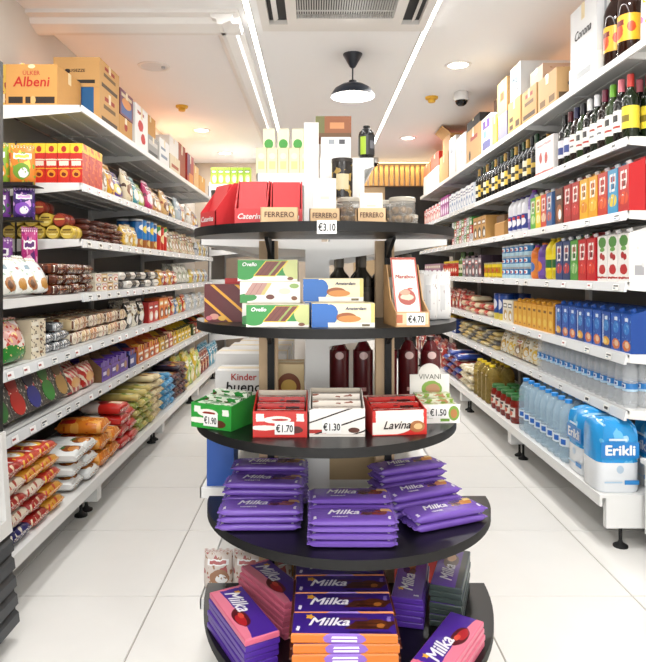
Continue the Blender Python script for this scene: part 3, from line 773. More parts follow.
for i in range(18):
    nm, pr = seq[i % len(seq)]
    wd = .15 + .035 * ((i * 7) % 3) / 2
    hh_ = .22 - .02 * (i % 3)
    goods(-1, 1, y, y + wd + .001, bag(wd, hh_, .075, pr, seed=i), 'snack_bag', 'bag', nm, wd, .1, tilt=R(-8), jit=.006, inset=.02 + .012 * (i % 3), rows=2, rowgap=.13, group='snack bags on the left second shelf')
    y += wd + .008
# ---- bags hanging in front of the near end of the upper shelves
def hang(label, pr, x, y, z, w, h, rz):
    place(bag(w, h, .05, pr, seed=int(z * 100)), 'snack_bag', label, 'bag', (x, y, z), (R(4), 0, R(rz)), 'snack bags on the wire rack at the left')
rk = link('snack_rack', None, None, (-1.53, 3.10, 0)); tag(rk, 'dark wire rack of snack bags at the near end of the left shelves', 'rack')
wm = M('#2c2a2e', .4, metal=.5)
for xx in (-.09, .02): link('upright', MB().tube([(xx, .07, 1.1315), (xx, .07, 1.90)], .005, wm).mesh(smooth=40), rk)
for zq in (1.665, 1.495, 1.16):
    t_ = MB().box(-.095, .16, -.05, .075, zq - .004, zq, wm).box(-.095, .16, -.053, -.049, zq - .004, zq + .012, wm)
    link('tray', t_.mesh(), rk)
hang('orange and green snack bag on the upper wire tray at left', bagp('#e8862c', '#7aa83a', '#f2d84a'), -1.44, 3.10, 1.667, .115, .20, 14)
hang('green and yellow snack bag at the far left of the wire tray', bagp('#8ab02e', '#f0a02c', '#5a2a7c'), -1.565, 3.10, 1.667, .115, .21, 6)
hang('dark purple snack bag on the middle wire tray', bagp('#3e2470', '#8a4fc0', '#e0b0e8'), -1.435, 3.10, 1.497, .10, .16, 20)
hang('violet and green snack bag on the middle wire tray', bagp('#7c3a9c', '#3a6a3c', '#e8d8f0'), -1.56, 3.10, 1.497, .115, .155, 4)
hang('magenta snack bag hanging lowest on the wire rack', bagp('#b8307c', '#f0b0d0', '#5a1c6c'), -1.405, 3.09, 1.162, .075, .30, 25)
hang('pale violet snack bag at the left of the lowest wire tray', bagp('#8a4aa0', '#e8c8e8', '#4a2060'), -1.545, 3.10, 1.162, .115, .25, 5)

# ---- left wall, third shelf
gold_f = PR('#c8a83c', [('ell', .5, .5, .44, .44, '#dcc058'), ('rect', .1, .9, .46, .54, '#8a6a1c'), ('rect', .2, .8, .6, .72, '#6a4a1a'), ('rect', .25, .75, .3, .38, '#f0e0a0')], .35, wob=.04)
red_f = PR('#7a2a20', [('ell', .5, .5, .4, .4, '#a8442c'), ('rect', .15, .85, .5, .6, '#e8c878')], .35, wob=.05)
kg = roll(.0365, .06, M('#c9aa3e', .3), gold_f); kr = roll(.0365, .06, M('#8a3024', .3), red_f)
zz_ = LZ[2] + .0005; rows3 = [(-1.585, 5, 0), (-1.548, 4, .0635), (-1.51, 2, .127)]
for ri, (xs, n, dz) in enumerate(rows3):
    for c in range(n):
        red = (ri == 2 and c == 1) or (ri == 1 and c == 3)
        for rk_ in range(2):
            place(kr if red else kg, 'round_wafer_pack', '%s round pack, %s layer, %s from left, %s rank, left third shelf' % ('red-brown' if red else 'gold', ['bottom', 'middle', 'top'][ri], ORD[c], ['front', 'rear'][rk_]), 'pack', (xs + c * .0745, 3.285 + rk_ * .066, zz_ + dz), 0, 'round packs on the left third shelf')
brp = [flowp('#4a2018', '#8a4a2a', '#d8b070', '#c8342a'), flowp('#5a2a1c', '#d0a060', '#2a1008', '#e8d0a0'), flowp('#6a2a1c', '#3a1408', '#f0d8a8', '#d0583a')]
goods(-1, 2, 3.42, 4.05, [flow(.17, .055, .03, p) for p in brp], 'wafer_pack', 'pack', 'brown wafer pack', .057, .17, stack=4, lh=.031, spin=90, jit=.004)
goods(-1, 2, 4.06, 4.42, [bag(.115, .14, .06, bagp('#e0b43a', '#f2e8c8', '#6a4a1a'), seed=4), bag(.115, .15, .06, bagp('#ecdcb0', '#c8952a', '#8a3a1c'), seed=5)], 'snack_bag', 'bag', 'yellow biscuit bag', .118, .08, rows=2, jit=.004)
blue_c = PR('#1f6fb8', [('band', 0, .32, '#b5713a'), ('ell', .5, .2, .12, .12, '#e8c47a'), ('ell', .5, .72, .14, .1, '#f2f2f2'), ('band', .9, 1, '#134a80')], .3, wob=.03)
goods(-1, 2, 4.43, 4.94, [tin(.045, .205, blue_c, M('#d8d8d8', .4)), tin(.045, .205, PR('#2a80c4', [('band', 0, .3, '#a8662e'), ('ell', .5, .68, .14, .14, '#f0d050')], .3, wob=.03), M('#2a80c4', .4))], 'snack_canister', 'canister', 'blue snack canister', .1, .09, rows=2)
goods(-1, 2, 4.96, 5.27, [tin(.045, .2, PR('#2f8a3c', [('rect', 0, .5, 0, .7, '#c8281e'), ('ell', .5, .7, .14, .12, '#f0e8d0')], .3), M('#d0b040', .4)), tin(.045, .19, PR('#c8281e', [('ell', .5, .5, .14, .2, '#f0d8a0')], .3), M('#b02018', .4))], 'snack_canister', 'canister', 'red and green snack canister', .1, .09, rows=2)
goods(-1, 2, 5.3, 6.6, [pack(.11, .03, .19, boxp('#d8c8a4', '#8a4a2c', '#a8342a'), M('#cdbf9e', .5)), pack(.11, .03, .2, boxp('#c8b890', '#5a6a3a', '#7a2a2a'), M('#b04a3a', .5)), pack(.11, .03, .18, boxp('#e0d6c0', '#a8642c', '#4a5a6a'), M('#d8d0c0', .5))], 'biscuit_box', 'box', 'leaning biscuit box', .125, .05, tilt=R(-14), rows=2, inset=.04, rowgap=.1)
goods(-1, 2, 6.62, 7.3, [bag(.13, .15, .06, bagp('#c8ccd0', '#6a7a8a', '#3a3a4a'), seed=8), bag(.13, .16, .06, bagp('#d8c070', '#8a6a2a', '#4a3a1a'), seed=9)], 'snack_bag', 'bag', 'silver grey snack bag', .135, .08, rows=2, rowgap=.11)

# ---- left wall, fourth shelf
wk = [flow(.19, .1, .045, PR('#efeee6', [('spot', 6, 5, .56, '#8aa89a'), ('ell', .8, .5, .16, .36, '#a8692c'), ('ell', .84, .45, .09, .2, '#5a3014'), ('rect', .3, .56, .2, .8, '#dfe9df'), ('rect', .34, .44, .3, .7, '#6a8a9c')], .3, wob=.08)),
      flow(.19, .1, .045, PR('#f3f2ee', [('spot', 6, 5, .57, '#b0c4b0'), ('ell', .8, .5, .15, .36, '#c08a3c'), ('rect', .34, .44, .3, .7, '#b04a3a')], .3, wob=.08))]
wkb = [bag(.10, .175, .065, PR('#efeee6', [('spot', 5, 5, .57, '#9ab8a6'), ('ell', .5, .2, .4, .18, '#a8692c'), ('ell', .44, .18, .2, .1, '#5a3014'), ('rect', .2, .8, .5, .78, '#f8f8f4'), ('rect', .3, .7, .58, .7, '#6a8a9c'), ('ell', .75, .36, .1, .06, '#e0b040')], .28, wob=.1, bump=.2), seed=17), bag(.10, .165, .065, PR('#f3f2ee', [('spot', 5, 5, .6, '#b4c8b4'), ('ell', .5, .2, .4, .16, '#c08a3c'), ('rect', .25, .75, .55, .75, '#dfe8ec'), ('rect', .35, .65, .6, .68, '#b04a3a')], .28, wob=.1, bump=.2), seed=18)]
goods(-1, 3, 2.30, 2.93, wkb, 'cake_bag', 'bag', 'white cake bag', .104, .09, tilt=R(-20), rows=2, rowgap=.13, jit=.008, inset=.01)
chk = [flow(.17, .085, .05, PR('#4a2012', [('spot', 5, 5, .52, '#7a3a1c'), ('spot', 10, 9, .66, '#f0e0c8'), ('rect', .7, .9, .2, .8, '#c8582a')], .22, wob=.1)), flow(.17, .085, .05, PR('#5c2a14', [('spot', 5, 5, .55, '#2a1008'), ('spot', 12, 9, .66, '#f6ecd8'), ('ell', .8, .5, .12, .3, '#d8a050')], .22, wob=.1))]
goods(-1, 3, 2.95, 3.22, chk, 'chocolate_cake_pack', 'pack', 'dark chocolate cake pack', .088, .14, stack=3, lh=.05, spin=-90, jit=.006, rows=1, inset=.015)
goods(-1, 3, 3.25, 3.52, chk, 'chocolate_cake_pack', 'pack', 'dark chocolate cake pack', .088, .18, stack=3, lh=.05, spin=-90, jit=.006, rows=2)
crm = [pack(.10, .05, .05, boxp('#efe4cc', '#8a3a1c', '#3a4a8a'), M('#e6dac0', .5)), pack(.10, .05, .05, boxp('#f2ecdc', '#c8582a', '#b82a1e'), M('#efe6d0', .5)), pack(.10, .05, .045, boxp('#d8b078', '#5a2a14', '#f2e4c4'), M('#c8a068', .5))]
goods(-1, 3, 3.53, 3.98, crm, 'biscuit_box', 'box', 'small cream biscuit box', .103, .06, stack=2, lh=.0515, rows=2)
goods(-1, 3, 3.99, 5.02, [flow(.16, .12, .055, flowp('#1c1c20', '#e8e4da', '#c8b070', '#f2f0ea')), flow(.16, .12, .055, flowp('#e8e4dc', '#2a2a2e', '#a8803a', '#3a3a40'))], 'biscuit_pack', 'pack', 'black and white biscuit pack', .124, .17, stack=2, lh=.056, spin=-90, jit=.006, rows=2)
goods(-1, 3, 5.04, 5.7, [bag(.15, .13, .07, bagp('#d8a43a', '#7a3a5a', '#f0e0c0'), seed=11), bag(.15, .12, .07, bagp('#b83228', '#f0d0a0', '#5a1410'), seed=12)], 'snack_bag', 'bag', 'gold and red snack bag', .16, .09, rows=2)
goods(-1, 3, 5.72, 6.3, [bag(.17, .18, .06, bagp('#d8d8cc', '#8a9a7a', '#a8a090'), seed=13)], 'snack_bag', 'bag', 'pale upright snack bag', .19, .09, tilt=R(-10), rows=2)
goods(-1, 3, 6.32, 7.3, [bag(.15, .14, .07, bagp('#d8c060', '#8a2a20', '#f0e8d0'), seed=14), bag(.15, .14, .07, bagp('#c8d0d8', '#6a8aa8', '#f4f4f4'), seed=15)], 'snack_bag', 'bag', 'yellow and silver snack bag', .16, .09, rows=2)

# ---- left wall, fifth shelf
gb = PR('#f0e8e0', [('ell', .5, .62, .36, .26, '#e2a8a0'), ('spot', 6, 8, .58, '#c8483a'), ('band', 0, .3, '#2f8a34'), ('ell', .3, .3, .3, .08, '#2f8a34'), ('spot', 9, 9, .63, '#f6d890')], .25, wob=.08, bump=.2)
place(bag(.22, .185, .09, gb, seed=20), 'biscuit_bag', 'large green and pink biscuit bag at the near end, left fifth shelf', 'bag', (-1.265, 2.585, LZ[4] + .008), (R(-8), 0, R(90)), 'biscuit bags on the left fifth shelf')
place(bag(.22, .185, .09, gb, seed=21), 'biscuit_bag', 'green and pink biscuit bag behind the large one, left fifth shelf', 'bag', (-1.40, 2.57, LZ[4] + .008), (R(-8), 0, R(90)), 'biscuit bags on the left fifth shelf')
cb_ = PR('#efe3c8', [('spot', 5, 3, .56, '#4a2a18'), ('rect', .08, .5, .55, .85, '#f8f2e2'), ('rect', .6, .8, .3, .5, '#8a5a2c')], .4, wob=.1)
goods(-1, 4, 2.72, 2.87, [pack(.145, .12, .055, cb_, M('#e8dcc0', .5))], 'biscuit_box', 'box', 'cream biscuit box', .148, .12, stack=3, lh=.0565, rows=2)
goods(-1, 4, 2.90, 3.20, [flow(.17, .09, .045, PR('#a8adb2', [('spot', 5, 5, .5, '#5c6064'), ('spot', 9, 8, .6, '#eceef0'), ('rect', .6, .8, .2, .8, '#2c2e34')], .18, wob=.15, metal=.3))], 'biscuit_pack', 'pack', 'silver biscuit pack', .094, .18, stack=3, lh=.046, spin=-90, jit=.006, rows=2)
ck_ = [flow(.17, .13, .07, cookp()), flow(.17, .13, .07, cookp('#e8cfa0')), flow(.17, .13, .07, cookp('#d8a878'))]
goods(-1, 4, 3.21, 4.14, ck_, 'cookie_pack', 'pack', 'cream brown cookie pack', .132, .18, stack=2, lh=.071, spin=-90, jit=.008, rows=2)
goods(-1, 4, 4.16, 4.62, [bag(.14, .19, .06, bagp('#1f1d1c', '#f2eee2', '#c8b890'), seed=22), bag(.14, .18, .06, bagp('#f0ead6', '#2a2420', '#8a6a3a'), seed=23)], 'cookie_bag', 'bag', 'black and cream cookie bag', .15, .09, rows=2)
goods(-1, 4, 4.64, 4.94, [pack(.14, .06, .15, boxp('#c42a24', '#f2e0d0', '#8a1410'), M('#a8201c', .4))], 'biscuit_box', 'box', 'red biscuit box', .148, .06, rows=2)
goods(-1, 4, 4.96, 5.26, [pack(.14, .06, .17, boxp('#e07a2a', '#7a2a14', '#f0d090'), M('#c8642a', .4))], 'biscuit_box', 'box', 'orange biscuit box', .148, .06, rows=2)
goods(-1, 4, 5.28, 6.1, [bag(.15, .15, .06, bagp('#e0b83a', '#3a7a4a', '#c8342a'), seed=24), bag(.15, .17, .06, bagp('#c83a2a', '#f0d080', '#3a2a1a'), seed=25), bag(.15, .14, .06, bagp('#4a7ab0', '#e8d8a0', '#f0f0f0'), seed=26)], 'snack_bag', 'bag', 'mixed bright snack bag', .16, .09, rows=2)
goods(-1, 4, 6.12, 7.3, [bag(.17, .16, .07, bagp('#c8d2d8', '#8a98a8', '#f2f2f2'), seed=27), bag(.17, .15, .07, bagp('#dcd8cc', '#b0a890', '#6a6a70'), seed=28)], 'snack_bag', 'bag', 'pale silver snack bag', .18, .09, rows=2)
# ---- left wall, sixth shelf
def leanpack(c, cap2):
    """tall dark gift pack with a round coloured panel at each end"""
    k = Kit()
    bp = PR('#3a3432', [('spot', 12, 12, .62, '#c8c0b0'), ('ell', .5, .56, .3, .1, '#b83a34'), ('ell', .5, .56, .2, .05, '#f0e0d0')], .35, wob=.05)
    w, d, h = .145, .10, .19
    b = MB(); pts = []
    for i in range(12):
        a = PI * i / 11; pts.append((w / 2 * math.cos(a), h - .04 + .04 * math.sin(a)))
    poly = [(-w / 2, 0), (w / 2, 0)] + pts
    b.prism(poly, -d / 2, d / 2, M('#8c8a88', .35), 'y', cap=bp); k.add('sleeve', b.mesh(smooth=40))
    n = 20
    for zc, r, cc in ((.056, .054, c), (h - .048, .044, cap2)):
        p = [(r * math.cos(2 * PI * i / n), zc + r * .95 * math.sin(2 * PI * i / n)) for i in range(n)]
        k.add('round_panel', MB().prism(p, -d / 2 - .002, -d / 2, M(c if cc == c else cap2, .3), 'y'))
    return k
for i, (c, c2, nm) in enumerate((('#b8241c', '#a8201c', 'red'), ('#24308c', '#1c2440', 'blue'), ('#2f8a34', '#2a7a30', 'green'), ('#b08a4a', '#6a5030', 'gold'))):
    place(leanpack(c, c2), 'gift_pack', 'dark upright cake pack with %s round panels, left sixth shelf' % nm, 'pack', (-1.265, 2.62 + i * .15, LZ[5] + .022), (R(-22), 0, R(90)), 'dark cake packs on the left sixth shelf')
place(leanpack('#2a6a30', '#8a1c18'), 'gift_pack', 'dark cake pack nearest the cooler, left sixth shelf', 'pack', (-1.265, 2.47, LZ[5] + .022), (R(-22), 0, R(90)), 'dark cake packs on the left sixth shelf')
goods(-1, 5, 3.17, 3.58, [bag(.19, .135, .08, PR('#c22c22', [('diag', .28, .4, .6, '#f2e2c8'), ('ell', .5, .4, .3, .2, '#e8b070')], .3, wob=.12, bump=.2), seed=31)], 'biscuit_bag', 'bag', 'red and cream bag', .205, .1, tilt=R(-6), rows=2)
def tray(w, d, h, body, inner, pr, goodsm, n=4, cutout=True):
    """open retail carton with a scooped front, filled with packs"""
    k = Kit(); b = MB(); t = .003
    b.box(-w / 2, w / 2, -d / 2, d / 2, 0, t, body)
    b.box(-w / 2, w / 2, d / 2 - t, d / 2, t, h, body)
    for sx in (-w / 2, w / 2 - t): b.prism([(-d / 2, t), (d / 2, t), (d / 2, h), (d * .1, h), (-d / 2, h * .55)], sx, sx + t, body, 'x')
    i = k.add('tray', b)
    k.add('front_panel', MB().box(-w / 2, w / 2, -d / 2, -d / 2 + t, t, h * .55, body, front=pr), i)
    gw = (w - .012) / n
    for q in range(n):
        x0 = -w / 2 + .006 + q * gw
        k.add('packet', MB().box(x0 + .001, x0 + gw - .001, -d / 2 + .008, d / 2 - .008, t, h * (.74 + .06 * (q % 2)), goodsm[q % len(goodsm)]))
    return k
kt = tray(.165, .13, .15, M('#7a5a38', .6), None, PR('#6b3fae', [('rect', .1, .9, .2, .8, '#4d2490'), ('ell', .7, .5, .16, .3, '#b98a58'), ('rect', .16, .5, .4, .66, '#ece4f6')], .4), [M('#5a34a0', .3), M('#6f48b8', .3)])
goods(-1, 5, 3.62, 4.15, kt, 'display_tray', 'tray', 'purple chocolate display tray', .17, .13, rows=2)
kt2 = tray(.15, .13, .15, M('#2c2a5a', .6), None, PR('#2a3a8c', [('rect', .1, .6, .3, .7, '#e8e4f0')], .4), [M('#3a4aa0', .3), M('#8a2a3c', .3)])
goods(-1, 5, 4.17, 4.34, kt2, 'display_tray', 'tray', 'navy display tray', .155, .13, rows=2)
mk_t = lambda c, c2, g: tray(.14, .13, .155, M(c, .5), None, boxp(c, c2, '#f0e4cc'), [M(x, .35) for x in g])
goods(-1, 5, 4.36, 4.97, [mk_t('#d8762c', '#7a2a14', ('#c83a28', '#e8b040')), mk_t('#c85a2a', '#f0d0a0', ('#e8902c', '#8a3a1c'))], 'display_tray', 'tray', 'orange display tray', .15, .13, rows=2)
goods(-1, 5, 4.99, 5.6, [mk_t('#e0b030', '#8a5a14', ('#e8c840', '#7a3a14')), mk_t('#8a5a30', '#e0c080', ('#c8a04a', '#5a2a1a')), mk_t('#b02a24', '#f0c8a0', ('#d84a3a', '#f0d0b0'))], 'display_tray', 'tray', 'gold and brown display tray', .15, .13, rows=2)
goods(-1, 5, 5.62, 6.3, [mk_t('#ecc42a', '#5a6a1a', ('#f0d040', '#3a3a1a'))], 'display_tray', 'tray', 'bright yellow display tray', .15, .13, rows=2)
goods(-1, 5, 6.32, 7.3, [mk_t('#3a4a2a', '#c8b060', ('#5a6a3a', '#8a2a1c')), mk_t('#a82a20', '#f0d8b0', ('#c83a2a', '#3a2a1a')), mk_t('#e89a3a', '#8a2a14', ('#e8b050', '#c84a2a'))], 'display_tray', 'tray', 'green and red display tray', .15, .13, rows=2)

# ---- left wall, bottom shelf
p7 = [bagp('#a8201c', '#e8d0b0', '#5a100c'), bagp('#e8dcc8', '#b03a24', '#7a2a18'), bagp('#2a2a6a', '#e8e0d0', '#a87a3a'), bagp('#c83a2a', '#f0c040', '#7a1410'), bagp('#e0a030', '#c8342a', '#f6e8b0')]
def fl(i, T=.07, L=.228, D=.148): return flow(L, D, T, p7[i], puff=.3)
nearp = [(0, 'red sweet pack'), (2, 'navy and white sweet pack'), (1, 'cream and red sweet pack'), (3, 'red and yellow sweet pack'), (4, 'golden sweet pack')]
order = [[2, 2, 0, 0, 0], [2, 1, 0, 1, 0], [0, 0, 1, 4, 3], [4, 4, 3, 4, 3]]
kits7 = [fl(i) for i in range(5)]
for ci in range(4):
    for s in range(5):
        for r in range(2):
            i = order[ci][s]; 
            place(kits7[i], 'sweet_pack', '%s, %s pile from cooler, %s layer, %s rank, bottom shelf' % (nearp[i][1], ORD[ci], ORD[s], ['front', 'rear'][r]), 'pack',
                  (LB - .135 - r * .236 - s * .008, 2.225 + ci * .158, LZ[6] + .0005 + s * .0585), (random.uniform(-.02, .02), random.uniform(-.015, .015), random.uniform(-.05, .05)), 'sweet packs piled on the left bottom shelf', (1, 1, .8))
wf_ = PR('#eef0ee', [('ell', .78, .5, .16, .34, '#8a4a24'), ('ell', .84, .45, .09, .24, '#c8823c'), ('rect', .1, .5, .25, .75, '#dfe4e4'), ('rect', .62, .68, .3, .6, '#3a7a3c')], .25, wob=.06, bump=.2)
goods(-1, 6, 2.875, 3.20, flow(.26, .155, .065, wf_, puff=.3), 'biscuit_pack', 'pack', 'white biscuit pack', .158, .26, stack=4, lh=.0655, spin=-90, jit=.008, rows=1, inset=.02)
orp = PR('#dd7d22', [('spot', 4, 4, .52, '#f0a848'), ('spot', 8, 8, .62, '#b8501a'), ('rect', .6, .9, .55, .9, '#f4ead8'), ('rect', .1, .4, .1, .3, '#c8281c')], .25, wob=.1, bump=.2)
goods(-1, 6, 3.24, 3.56, flow(.25, .155, .085, orp, puff=.35), 'biscuit_pack', 'pack', 'orange biscuit pack', .158, .25, stack=3, lh=.083, spin=-90, jit=.006, inset=.02)
rwp = PR('#c3261e', [('rect', 0, .45, 0, 1, '#f0ece6'), ('ell', .5, .5, .16, .3, '#8a1410'), ('rect', .6, .9, .35, .65, '#f4e0c0')], .3, wob=.05)
goods(-1, 6, 3.58, 3.90, flow(.25, .155, .065, rwp, puff=.25), 'biscuit_pack', 'pack', 'red and white pack', .158, .25, stack=4, lh=.066, spin=-90, jit=.004, inset=.02)
gyp = [flow(.25, .075, .05, flowp('#cdbb6a', '#6a8a2c', '#f0e8c0', '#e8dca0'), puff=.3), flow(.25, .075, .05, flowp('#9aa84a', '#e8dca8', '#4a6a1c', '#dfe2b8'), puff=.3)]
goods(-1, 6, 3.92, 4.31, gyp, 'biscuit_pack', 'pack', 'green and cream pack', .077, .25, stack=5, lh=.051, spin=-90, jit=.003, inset=.02)
crp = [flow(.25, .075, .05, flowp('#e6d5a8', '#c89a4a', '#7a4a1c', '#f4ead0'), puff=.3)]
goods(-1, 6, 4.32, 4.56, crp, 'biscuit_pack', 'pack', 'cream long biscuit pack', .077, .25, stack=6, lh=.051, spin=-90, jit=.003, inset=.02)
blp = [flow(.24, .075, .05, flowp('#4a9ac8', '#e8e0c8', '#1a4a7a', '#d8e8f2'), puff=.3)]
goods(-1, 6, 4.62, 4.95, blp, 'biscuit_pack', 'pack', 'sky blue biscuit pack', .077, .24, stack=5, lh=.051, spin=-90, jit=.003, inset=.02)
dkp = [flow(.24, .075, .05, flowp('#2c2030', '#a8342c', '#e0b060', '#3a4a9c'), puff=.3), flow(.24, .075, .05, flowp('#5a1c20', '#e0c070', '#2a2a5a', '#c8b8a0'), puff=.3)]
goods(-1, 6, 4.97, 5.45, dkp, 'biscuit_pack', 'pack', 'dark plum biscuit pack', .077, .24, stack=5, lh=.051, spin=-90, jit=.003, inset=.02)
goods(-1, 6, 5.47, 6.2, [bag(.17, .30, .09, bagp('#d8b83a', '#8aa83a', '#f2ecd0'), seed=41), bag(.17, .26, .09, bagp('#b8c860', '#e8e0b0', '#5a7a2a'), seed=42)], 'snack_bag', 'bag', 'tall yellow green bag', .18, .1, rows=2)
goods(-1, 6, 6.22, 6.7, [bag(.15, .22, .08, bagp('#8a2a20', '#e0b080', '#3a100c'), seed=43)], 'snack_bag', 'bag', 'maroon snack bag', .16, .1, rows=2)
goods(-1, 6, 6.72, 7.3, [bag(.18, .24, .08, bagp('#3a98b8', '#e8e8e0', '#1a4a6a'), seed=44)], 'snack_bag', 'bag', 'teal blue snack bag', .19, .1, rows=2)

# ---- rear unit at the end of the left run
REAR_LIME = pack(.075, .12, .2, boxp('#9cc03a', '#e8e8b0', '#4a7a1c'), M('#b0c848', .5))
rearz = [2.28, 1.86, 1.50, 1.15, .82, .5, .2]
for i, z in enumerate(rearz[:6]):
    ps = [bagp('#d8c8a0', '#8a3a2a', '#5a3a1c'), bagp('#b83a2a', '#f0d8a0', '#e8e0d0'), bagp('#8aa04a', '#f0e8c0', '#3a5a1c')]
    for j in range(6):
        k = bag(.15, .17, .08, ps[(i + j) % 3], seed=50 + j)
        if i == 0: k = REAR_LIME
        place(k, 'lime_carton' if i == 0 else 'snack_bag', ('lime green carton on top of the rear shelving, %s from the left' % ORD[j]) if i == 0 else 'small bag on rear unit, %s shelf from top, %s from near end' % (ORD[i], ORD[j]), 'carton' if i == 0 else 'bag',
              (-1.20 + j * .079, 7.52, z + .001) if i == 0 else (-.88, 7.52 + j * .17, z + .001), R(0 if i == 0 else 90), 'goods on the rear unit')

# ---- right wall, top shelf
zr = RZ[0] + .0005
cola = M('#2a120a', .06); cola_l = PR('#e9b42a', [('ell', .5, .4, .09, .3, '#d84a1c'), ('rect', .40, .6, .6, .8, '#7a1c10'), ('ell', .3, .5, .06, .2, '#f0e0a0'), ('ell', .7, .5, .06, .2, '#d84a1c')], .35, wob=.03)
kco = pet(.35, .052, cola, M('#a8241c', .4), cola_l, .2, .55, ribs=False, n=18)
for i in range(4):
    place(kco, 'soda_bottle', 'dark soda bottle with yellow label, right top shelf, %s' % ['front near', 'front far', 'rear near', 'rear far'][i], 'bottle', (1.458 + (i // 2) * .11, 2.91 + (i % 2) * .14, zr), R(-90), 'soda bottles on the right top shelf')
place(bag(.16, .26, .07, bagp('#f0e8dc', '#e0b83a', '#b86aa0'), seed=60), 'snack_bag', 'pale flowered bag at the near end of the right top shelf', 'bag', (1.52, 2.76, zr), R(-35))
def rbox(name, label, y0, y1, z, h, x0=1.40, x1=1.78, cat='carton', **kw):
    kit = carton(x1 - x0, y1 - y0, h, **kw)
    return place(kit, name, label, cat, ((x0 + x1) / 2, (y0 + y1) / 2, zr + z), 0, 'cartons on the right top shelf')
WG = M('#e2e3e4', .5)
rbox('white_carton', 'low white carton under the large white carton, right top shelf', 3.12, 3.46, 0, .115, body=WHITE, left=PR('#eeeeec', [('rect', .3, .8, .3, .6, '#9a9ea2')], .5))
rbox('white_carton', 'large white carton with black script, right top shelf', 3.12, 3.44, .1165, .30, body=WG, text=[('left', 'Corona', .2, .5, '#1a1a1c', .3)], front=PR('#e2e3e4', [('rect', .1, .13, .2, .9, '#aab0b4'), ('rect', .3, .34, .1, .95, '#b4babd')], .5))
rbox('wine_carton', 'kraft wine carton with dark script beside the large white carton', 3.64, 3.94, 0, .20, x1=1.66, body=KRAFT2, front=PR('#d9b07a', [('rect', .05, .55, .1, .28, '#6a5238'), ('rect', .3, .34, .5, .52, '#3a2a1c')], .7), left=PR('#d9b07a', [('rect', .1, .4, .1, .3, '#8a6a44'), ('rect', .6, .9, .1, .3, '#8a6a44')], .7),
     text=[('front', 'Cuvee', .13, .55, '#3a2a20', .3), ('front', 'OLIVER', .11, .8, '#2a1c14', 0)])
rbox('shipping_carton', 'kraft carton low behind the wine carton, right top shelf', 3.97, 4.25, 0, .21, body=KRAFT2, left=st_side)
rbox('pine_crate', 'pinkish wooden crate on top of the kraft cartons, right top shelf', 3.97, 4.20, .2115, .12, x0=1.44, x1=1.74, body=M('#dcb79a', .6, noise=.1), front=PR('#e0bfa4', [('rect', .6, .92, .45, .7, '#2a2220'), ('spot', 8, 4, .66, '#c89a7a')], .6))
rbox('shipping_carton', 'kraft carton with printed arrows, right top shelf', 4.28, 4.55, 0, .22, body=KRAFT2, left=PR('#d2a864', [('rect', .1, .4, .1, .25, '#5a4630'), ('rect', .1, .4, .35, .5, '#5a4630'), ('rect', .6, .9, .1, .3, '#5a4630')], .7))
rbox('white_carton', 'white carton with blue script on a kraft carton, right top shelf', 4.28, 4.50, .2215, .23, body=M('#eaf0f2', .5), text=[('left', 'Way', .14, .55, '#5a7a90', .3)], left=PR('#eaf0f2', [('rect', 0, 1, .86, .88, '#3a4a54'), ('ell', .3, .25, .06, .05, '#2a3a48'), ('ell', .7, .25, .06, .05, '#2a3a48')], .5))
rbox('lavender_carton', 'lavender grey carton below a tall kraft one, right top shelf', 4.58, 4.80, 0, .19, body=M('#8a88a4', .6))
rbox('shipping_carton', 'tall kraft carton on the lavender one, right top shelf', 4.58, 4.82, .1915, .25, body=KRAFT2, left=PR('#d8b070', [('rect', .3, .7, .4, .65, '#6a5030')], .7))
rbox('yellow_carton', 'slim yellow carton on the right top shelf', 4.84, 4.96, 0, .23, body=M('#e6d04a', .5))
rbox('printed_carton', 'white carton with purple and blue print, right top shelf', 4.99, 5.28, 0, .28, body=M('#e8e4f0', .5), left=PR('#e6e2ee', [('rect', .1, .9, .06, .3, '#3a3a8c'), ('rect', .15, .85, .66, .9, '#6a3aa8'), ('rect', .2, .5, .4, .6, '#6aa0d0')], .5, wob=.06))
rbox('dark_carton', 'small dark brown carton on the printed ones, right top shelf', 4.86, 5.12, .2815, .12, x0=1.46, body=M('#4a3020', .6))
rbox('shipping_carton', 'large kraft carton with red lettering, right top shelf', 5.32, 5.80, 0, .29, body=KRAFT2, left=PR('#d4ab74', [('rect', .3, .8, .62, .74, '#b8584a'), ('ell', .25, .2, .06, .15, '#3a2a1c')], .7))
rbox('black_carton', 'long black carton lying on kraft cartons, right top shelf', 5.34, 5.78, .2915, .08, body=M('#1c1816', .6))
rbox('white_carton', 'tall white carton beside the red-lettered kraft one, right top shelf', 5.84, 6.22, 0, .32, body=WHITE, left=PR('#f2f2f0', [('ell', .3, .5, .06, .06, '#b0b4b8'), ('ell', .6, .5, .06, .06, '#b0b4b8')], .5))
rbox('white_carton', 'white carton with grey marks, farther along the right top shelf', 6.26, 6.56, 0, .38, body=M('#eceae6', .5), left=PR('#ecebe8', [('rect', .2, .8, .6, .85, '#7a8a98')], .5, wob=.05))
rbox('shipping_carton', 'kraft carton under an open one, far right top shelf', 6.6, 7.05, 0, .28, body=KRAFT)
k_open = Kit(); k_open.add('body', MB().box(-.17, .17, -.2, .2, 0, .2, KRAFT)); k_open.add('flap', MB().hexa([(-.26, -.2, .27), (-.17, -.2, .2), (-.17, .2, .2), (-.26, .2, .27), (-.257, -.2, .274), (-.167, -.2, .204), (-.167, .2, .204), (-.257, .2, .274)], KRAFT2))
place(k_open, 'open_carton', 'kraft carton with a raised flap, far right top shelf', 'carton', (1.60, 6.83, zr + .2815), 0, 'cartons on the right top shelf')
rbox('white_carton', 'white carton under a red one at the far right end', 7.1, 7.55, 0, .22, body=WHITE); rbox('white_carton', 'last white carton at the far end of the right top shelf', 7.58, 8.1, 0, .22, body=WHITE)
